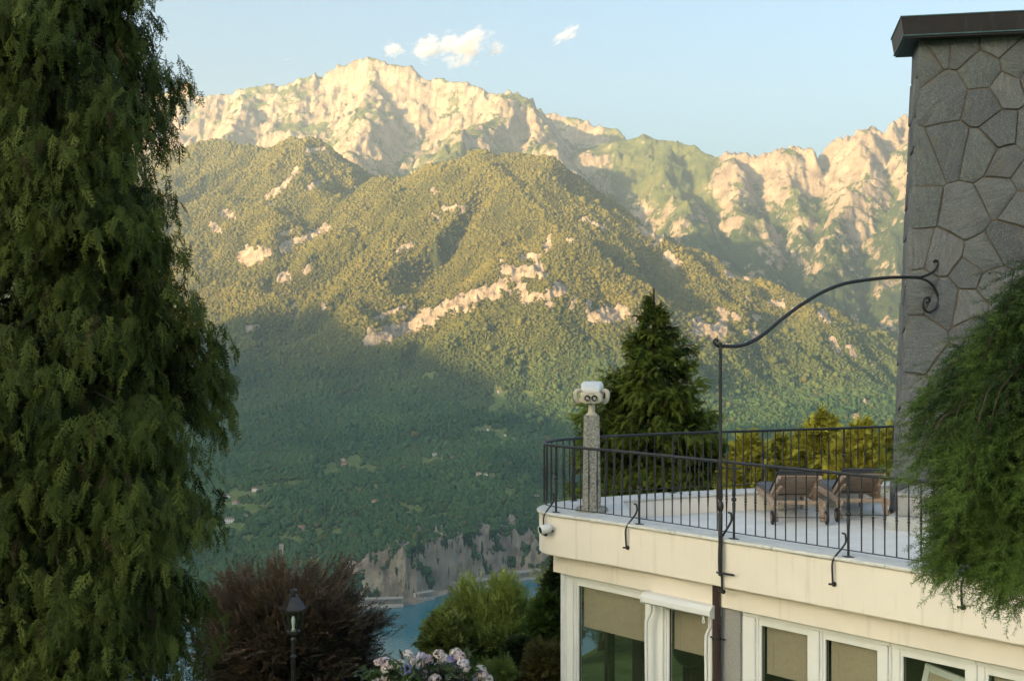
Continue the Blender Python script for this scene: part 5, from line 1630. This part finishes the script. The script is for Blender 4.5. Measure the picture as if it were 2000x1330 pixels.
tag(scatter('crown', pts, rot, scl, ti, SHOOT, lar, 3), kind='stuff')

# ------------------------------------------------------------------ garden lantern
Yl_ = 14.7
lx = (573 - 1000) / F * Yl_
g_ = gz(lx, Yl_)
lamp = empty('garden_lantern', (lx, Yl_, g_), R(8)); tag(lamp, 'black six sided garden lantern on a post in front of the beech', 'lamp')
def lz(row): return (HZ - row) / F * Yl_ - g_
M_LAMPI = paint('lamp_black', (0.02, 0.018, 0.019), 0.4, 0.4, 12, dirt=((0.07, 0.05, 0.04), 0.4), spec=0.5)
M_LGLASS = glass_mat('lantern_glass', (0.8, 0.86, 0.82))
zb, z1, z2, z3 = lz(1238), lz(1234), lz(1190), lz(1163)
MB().lathe([(0.05, -0.2), (0.05, 0.25), (0.032, 0.3), (0.028, zb - 0.3), (0.04, zb - 0.28), (0.04, zb - 0.26), (0.022, zb - 0.24), (0.02, zb - 0.1), (0.035, zb - 0.06), (0.02, zb - 0.03), (0.03, zb + 0.001)], 12).build('post', M_LAMPI, lamp, True)
def hexr(r, z): return [(r * math.cos(R(60 * k)), r * math.sin(R(60 * k)), z) for k in range(6)]
def hexm(rings_):
    v = [p for r_ in rings_ for p in r_]
    f = [(i * 6 + k, i * 6 + (k + 1) % 6, (i + 1) * 6 + (k + 1) % 6, (i + 1) * 6 + k) for i in range(len(rings_) - 1) for k in range(6)]
    return MB().add(v, f + [tuple(reversed(range(6))), tuple((len(rings_) - 1) * 6 + k for k in range(6))])
hexm([hexr(0.05, zb), hexr(0.085, zb + 0.01), hexr(0.088, z1 + 0.02)]).build('base', M_LAMPI, lamp)
RB, RT = 0.082, 0.14
hexm([hexr(0.152, z2 - 0.012), hexr(0.158, z2 + 0.012), hexr(0.125, z2 + 0.06), hexr(0.06, z3 - 0.01), hexr(0.045, z3)]).build('roof', M_LAMPI, lamp)
MB().lathe([(0.04, z3), (0.05, z3 + 0.01), (0.03, z3 + 0.02), (0.028, z3 + 0.05), (0.05, z3 + 0.06), (0.04, z3 + 0.075), (0.012, z3 + 0.085), (0.004, z3 + 0.1)], 12).build('finial', M_LAMPI, lamp, True)
for k in range(6):
    a = R(60 * k); b = R(60 * k + 60)
    p0 = Vector((RB * math.cos(a), RB * math.sin(a), z1 + 0.02)); p1 = Vector((RT * math.cos(a), RT * math.sin(a), z2 - 0.01))
    MB().bar(p0, p1, 0.014, 0.014, (math.cos(a), math.sin(a), 0)).build('glazing_bar', M_LAMPI, lamp)
    q0 = Vector((RB * math.cos(b), RB * math.sin(b), z1 + 0.02)); q1 = Vector((RT * math.cos(b), RT * math.sin(b), z2 - 0.01))
    s_ = 0.93
    pn = MB().add([p0.lerp(q0, 1 - s_) * 0.985, p0.lerp(q0, s_) * 0.985, p1.lerp(q1, s_) * 0.985, p1.lerp(q1, 1 - s_) * 0.985], [(0, 1, 2, 3)])
    for i_, z_ in enumerate((z1 + 0.02, z1 + 0.02, z2 - 0.01, z2 - 0.01)): pn.v[i_] = (pn.v[i_][0], pn.v[i_][1], z_)
    pn.build('pane', M_LGLASS, lamp)
    e = Vector((0.165 * math.cos(a), 0.165 * math.sin(a), z2 + 0.015))
    MB().lathe([(0.004, 0), (0.012, 0.012), (0.004, 0.03)], 6, e).build('corner_knob', M_LAMPI, lamp, True)
M_BULB = paint('white_bulb', (0.75, 0.75, 0.73), 0.3)
MB().lathe([(0.015, z1 + 0.03), (0.018, z1 + 0.09), (0.022, z1 + 0.1), (0.022, z1 + 0.16), (0.012, z1 + 0.19)], 10).build('bulb', M_BULB, lamp, True)

# ------------------------------------------------------------------ hydrangea
Yh = 14.2
hx = (845 - 1000) / F * Yh
gh = gz(hx, Yh)
hyd = empty('hydrangea_bush', (hx, Yh, gh)); tag(hyd, 'hydrangea bush with fading pink and lilac flower heads', 'shrub')
rg = np.random.RandomState(12)
heads = [(975, 648), (1010, 645), (1130, 608), (1195, 617), (1290, 605), (1380, 603), (1402, 622), (1255, 680), (1115, 690), (1060, 702), (1020, 682), (1085, 660), (1040, 660), (1150, 720), (1195, 712), (1220, 745), (1190, 660), (1320, 635), (1356, 642), (1420, 655), (1432, 690), (1385, 672), (1310, 705), (1510, 688), (1518, 712), (1475, 745), (1542, 740), (970, 750), (1010, 738), (1300, 662), (1230, 636), (1350, 722), (1160, 645), (1072, 735), (1270, 740), (1410, 735), (1120, 750), (1180, 755), (1335, 755)]
m = NM('hydrangea_petals')
oc = m.node('ShaderNodeObjectInfo').outputs['Color']
m.base(m.mix(m.ramp(m.noise(m.coord('Object'), 22, 3, 0.6), [(0.42, (0, 0, 0)), (0.7, (0.75, 0.75, 0.75))]), oc, (0.5, 0.44, 0.36)), 0.7)
M_PETAL = m.m
hm_ = []
for k in range(4):
    S = []
    V = []; Fq = []
    for i in range(90):
        z = rg.uniform(-0.55, 1); a = rg.uniform(0, 6.28); r = math.sqrt(1 - z * z)
        d = np.array([r * math.cos(a), r * math.sin(a), z]); c_ = d * 0.074 * rg.uniform(0.85, 1.08)
        t1 = np.cross(d, [0.3, 0.2, 0.9]); t1 /= np.linalg.norm(t1); t2 = np.cross(d, t1)
        th = rg.uniform(0, 1.57); a1 = t1 * math.cos(th) + t2 * math.sin(th); a2 = -t1 * math.sin(th) + t2 * math.cos(th)
        for s1, s2 in ((1, 1), (-1, 1), (-1, -1), (1, -1)):
            k0 = len(V)
            V += [c_, c_ + a1 * s1 * 0.015 + d * 0.002, c_ + (a1 * s1 + a2 * s2) * 0.0135 + d * 0.006, c_ + a2 * s2 * 0.015 + d * 0.002]
            Fq.append((k0, k0 + 1, k0 + 2, k0 + 3))
    me = npmesh('flower_head', np.array(V), np.array(Fq)); me.materials.append(M_PETAL); hm_.append(me)
cols = [(0.56, 0.42, 0.46), (0.5, 0.46, 0.56), (0.62, 0.56, 0.54), (0.44, 0.41, 0.56), (0.56, 0.47, 0.48), (0.6, 0.56, 0.5)]
pts = []; rot = []; scl = []; ti = []; stems = []
for k, (zx, zy) in enumerate(heads):
    px, py = 380 + zx / 2.703, 1050 + zy / 2.703
    p = P(px, py + 3, Yh + rg.uniform(-0.35, 0.25))
    o = link('flower_head', hm_[k % 4], None, hyd)
    o.location = p - Vector((hx, Yh, gh)); s_ = rg.uniform(0.78, 1.05); o.scale = (s_, s_, s_ * 0.85); o.rotation_euler = (rg.uniform(-.3, .3), rg.uniform(-.3, .3), rg.uniform(0, 6))
    c_ = cols[k % 6] if k not in (8, 18, 22) else (0.2, 0.19, 0.5)
    o.color = (*c_, 1)
    b = np.array(o.location)
    stems.append([np.array([b[0] * 0.35, b[1] * 0.35, 0.0]), np.array([b[0] * 0.8, b[1] * 0.8, b[2] * 0.55]), b])
    for i in range(11):
        pts.append(b + rg.normal(0, 0.1, 3) + np.array([0, 0, -0.1 - 0.55 * rg.rand() ** 1.5])); rot.append((rg.normal(0, .5), rg.uniform(-0.4, 0.8), rg.uniform(0, 6.28))); scl.append(rg.uniform(0.6, 1.0)); ti.append(np.array([0.04, 0.07, 0.018]) * rg.uniform(0.7, 1.7))
tag(limb_tube(stems, 0.008, 0.005, 5).build('stems', M_BARK, hyd), kind='stuff')
tag(scatter('leaves', pts, rot, scl, ti, LEAFS_BIG, hyd, 8), kind='stuff')
# ------------------------------------------------------------------ houses on the far shore
TILEC = paint('roof_tiles', (0.3, 0.15, 0.1), 0.9, 0.25, 0.8)
TILEB = paint('brown_roof_tiles', (0.2, 0.15, 0.12), 0.9, 0.25, 0.8)
WALLS = [paint('white_render', (0.72, 0.69, 0.63), 0.9, 0.06, 0.3), paint('pink_render', (0.55, 0.33, 0.26), 0.9, 0.08, 0.3), paint('cream_render', (0.6, 0.52, 0.4), 0.9, 0.06, 0.3), paint('grey_stone_render', (0.38, 0.35, 0.31), 0.9, 0.15, 0.5)]
M_WIN = paint('dark_far_window', (0.05, 0.055, 0.06), 0.3)
def far_house(px, py, w, h, dpt, wall, roof, label, flat=False, rz=0.0):
    """py: foot of the house on the slope"""
    Yh_, k, j = firsthit(px, py)
    x = (px - 1000) / F * Yh_
    z = float(np.interp(Yh_, rY, TZ[:, j]))
    zv = (HZ - py) / F * Yh_
    z = max(z, min(zv, z + 6))
    o = empty('house', (x, Yh_, z), rz); tag(o, label, 'house', 'houses scattered on the far slope')
    MB().box(-w / 2, w / 2, 0, dpt, -6, h).build('wall', wall, o)
    if flat:
        MB().box(-w / 2 - 0.4, w / 2 + 0.4, -0.4, dpt + 0.4, h, h + 0.5).build('roof', roof, o)
    else:
        rh = dpt * 0.27; e = 0.7
        MB().add([(-w / 2 - e, -e, h - 0.2), (w / 2 + e, -e, h - 0.2), (w / 2 + e, dpt + e, h - 0.2), (-w / 2 - e, dpt + e, h - 0.2), (-w / 2 + w * 0.12, dpt / 2, h + rh), (w / 2 - w * 0.12, dpt / 2, h + rh)],
                 [(0, 1, 5, 4), (2, 3, 4, 5), (0, 4, 3), (1, 2, 5), (3, 2, 1, 0)]).build('roof', roof, o)
    nw = max(1, int(w / 3.2))
    for fl in range(max(1, int(h / 3))):
        for i in range(nw):
            cx_ = -w / 2 + (i + 0.5) * w / nw; cz_ = 1.4 + fl * 3
            if cz_ + 0.8 < h: MB().box(cx_ - 0.5, cx_ + 0.5, -0.06, 0.05, cz_ - 0.7, cz_ + 0.8).build('window', M_WIN, o)
W_, P_, C_, G_ = WALLS
HL = [(672, 915, 9, 8, 8, P_, TILEC, 'pink two storey house in the round meadow'), (669, 901, 7, 4, 6, C_, TILEB, 'low farm building above the pink house'), (850, 891, 8, 5, 7, W_, TILEB, 'bright white house alone among the trees'),
 (497, 961, 9, 5, 7, W_, TILEC, 'white house with red roof on the upper left meadow'), (441, 976, 11, 6, 7, W_, TILEB, 'white house at the edge of the big cypress'), (448, 1022, 13, 6, 8, W_, TILEB, 'white farmhouse above the lower meadow'), (480, 1014, 6, 5, 6, C_, TILEB, 'small cream house behind the farmhouse'), (483, 1023, 6, 4, 5, G_, TILEB, 'grey shed beside the farmhouse'),
 (587, 1037, 7, 6, 6, P_, TILEC, 'small pink house beside the terraced field'), (735, 985, 15, 5, 9, C_, TILEC, 'long house with red roof in the middle of the bench'), (757, 991, 6, 4, 5, W_, TILEB, 'tiny house right of the long red roof'), (790, 919, 8, 5, 7, C_, TILEC, 'brown roofed house below the wood edge'), (883, 900, 8, 6, 7, P_, TILEB, 'brown house above the orchard'),
 (982, 905, 9, 5, 7, W_, TILEB, 'white house right of the orchard'), (862, 925, 6, 4, 5, W_, TILEB, 'white cottage between the hedges'), (898, 927, 8, 4, 6, C_, TILEC, 'cream cottage with flat red roof'), (917, 931, 6, 5, 6, C_, TILEB, 'cream cottage beside the tall house'), (935, 930, 9, 5, 7, C_, TILEB, 'wide cream house in the hamlet'), (948, 930, 6, 4, 6, W_, TILEB, 'white house at the end of the hamlet'),
 (686, 767, 10, 4, 7, P_, TILEC, 'red farmhouse on the high clearing'), (690, 759, 5, 4, 5, C_, TILEB, 'hut above the red farmhouse'), (733, 762, 7, 4, 6, P_, TILEC, 'red hut alone high in the woods'), (977, 768, 10, 5, 7, C_, TILEC, 'farmhouse above the sloping bright meadow'), (956, 843, 7, 6, 6, W_, TILEC, 'white house on the round hillock'), (943, 843, 10, 3, 6, G_, TILEB, 'low barn on the round hillock'), (988, 852, 8, 4, 6, W_, TILEB, 'white house below the hillock'), (1042, 853, 7, 4, 6, C_, TILEB, 'house at the wood edge left of the terrace'),
 (1049, 962, 8, 5, 6, P_, TILEB, 'upper pink house next to the railing'), (1047, 973, 7, 4, 6, W_, TILEB, 'lower white house next to the railing'), (696, 1034, 8, 3, 6, G_, TILEB, 'stone barn above the cliff'), (712, 1041, 7, 3, 5, C_, TILEB, 'small barn right of the stone barn'), (458, 986, 10, 4, 6, G_, TILEC, 'red roofed barn between the two meadows')]
for k, a in enumerate(HL):
    far_house(*a, rz=random.Random(k).uniform(-0.5, 0.5))
far_house(549, 1084, 5, 14, 5, G_, TILEB, 'square stone tower in the terraced vineyard', True)

# ------------------------------------------------------------------ road galleries along the far shore
M_CONC = paint('gallery_concrete', (0.3, 0.27, 0.235), 0.9, 0.15, 0.2)
M_ROCKB = paint('shore_wall', (0.36, 0.33, 0.29), 0.9, 0.25, 0.15)
def gallery(p0, p1, hpx, npier, label, arch):
    def wp(p):
        Yg = -(LAKE + 4.5) * F / (p[1] - HZ)
        return Vector(((p[0] - 1000) / F * Yg, Yg, LAKE + 4.5))
    a, b = wp(p0), wp(p1)
    d = (b - a); Lg = d.length
    hg = 0.85 * hpx / F * a.y
    o = empty('road_gallery', tuple(a), math.atan2(d.y, d.x)); tag(o, label, 'road gallery', 'road galleries along the far shore')
    MB().box(0, Lg, -1.0, 9, hg * 0.78, hg).build('roof_slab', M_CONC, o)
    MB().box(0, Lg, 7, 12, -3, hg * 0.8).build('rear_wall', M_ROCKB, o)
    MB().box(0, Lg, -0.9, 7, -6, 0).build('retaining_wall', M_ROCKB, o)
    for i in range(npier + 1):
        x = Lg * i / npier
        MB().box(x - 0.55, x + 0.55, -0.8, 0.6, 0, hg * 0.78).build('pier', M_CONC, o)
    if arch:
        sp = Lg / npier
        for i in range(npier):
            v = []; n = 7; z0 = hg * 0.5
            for q_ in range(n + 1):
                t = q_ / n; ang = math.pi * (1 - t)
                v.append((i * sp + 0.55 + (sp - 1.1) * t, -0.82, z0 + hg * 0.26 * math.sin(ang)))
            v2 = [(x, -0.82, hg * 0.781) for x, y, z in v]
            k_ = len(v)
            MB().add(v + v2, [(j_, j_ + 1, k_ + j_ + 1, k_ + j_) for j_ in range(n)]).build('arch', M_CONC, o)
gallery((700, 1181), (788, 1178), 13, 15, 'long straight road gallery with square piers low by the water', False)
gallery((818, 1168), (848, 1163), 11, 5, 'short arched gallery at the foot of the big cliff', True)
gallery((884, 1148), (972, 1140), 12, 14, 'long arched road gallery right of the big cliff', True)
gallery((998, 1130), (1062, 1122), 12, 11, 'road gallery nearest to the house corner', False)

# ------------------------------------------------------------------ clouds and a vapour trail, beyond and above the haze
def cloud_mat(name, dens, scale, off):
    m = bpy.data.materials.new(name); m.use_nodes = True
    N = m.node_tree.nodes; L_ = m.node_tree.links
    N.remove(N['Principled BSDF'])
    pv = N.new('ShaderNodeVolumePrincipled'); pv.inputs['Color'].default_value = (1, 1, 1, 1); pv.inputs['Anisotropy'].default_value = 0.0
    tc = N.new('ShaderNodeTexCoord')
    no = N.new('ShaderNodeTexNoise'); no.inputs['Scale'].default_value = scale; no.inputs['Detail'].default_value = 6; no.inputs['Roughness'].default_value = 0.62
    mp = N.new('ShaderNodeMapping'); mp.inputs['Location'].default_value = (off, off * 0.7, 0)
    L_.new(tc.outputs['Object'], mp.inputs[0]); L_.new(mp.outputs[0], no.inputs['Vector'])
    ln = N.new('ShaderNodeVectorMath'); ln.operation = 'LENGTH'; L_.new(tc.outputs['Object'], ln.inputs[0])
    def mt(op, a, b):
        n_ = N.new('ShaderNodeMath'); n_.operation = op
        for i, x in enumerate((a, b)):
            if isinstance(x, float): n_.inputs[i].default_value = x
            else: L_.new(x, n_.inputs[i])
        return n_.outputs[0]
    d = mt('SUBTRACT', mt('MULTIPLY', no.outputs[0], 2.6), mt('ADD', mt('MULTIPLY', ln.outputs['Value'], 1.0), 0.72))
    d = mt('MULTIPLY', mt('MAXIMUM', d, 0.0), dens)
    L_.new(d, pv.inputs['Density']); L_.new(pv.outputs[0], N['Material Output'].inputs['Volume'])
    return m
YC = 15000.0
sc_ = YC / F
CL = [(768, 96, 22, 17, 20, 'small round wisp of cloud left of the others above the peak'), (836, 93, 40, 26, -12, 'pinkish cloud puff above the peak'), (908, 92, 58, 36, -18, 'largest white cloud above the peak'), (968, 95, 22, 17, -30, 'small cloud at the right end of the row'), (1106, 68, 36, 15, -32, 'lone slanting wisp of cloud in the open sky')]
for k, (px, py, hw, hh, tilt, lb) in enumerate(CL):
    v, f = icos(3)
    o = link('cloud', npmesh('cloud', v, f, True), cloud_mat('cloud_vapour', 0.022 if k < 4 else 0.014, 2.1, 3.7 * k))
    p = P(px, py, YC + 150 * k)
    o.location = p; o.scale = (hw * sc_ * 1.35, hw * sc_ * 0.8, hh * sc_ * 1.35); o.rotation_euler = (0, R(tilt), 0)
    tag(o, lb, 'cloud', 'small clouds over the peak')
v, f = icos(3)
a, b = P(536, 122, YC), P(585, 112, YC)
o = link('vapour_trail', npmesh('vapour_trail', v, f, True), cloud_mat('trail_vapour', 0.06, 1.2, 1.0))
o.location = (a + b) / 2; o.scale = ((b - a).length / 2, 7 * 1.2, 7 * 1.2)
o.rotation_euler = (0, -math.atan2(b.z - a.z, b.x - a.x), 0)
tag(o, 'thin short vapour trail in the sky left of the peak', 'vapour trail')
cy.volume_step_rate = 1.0
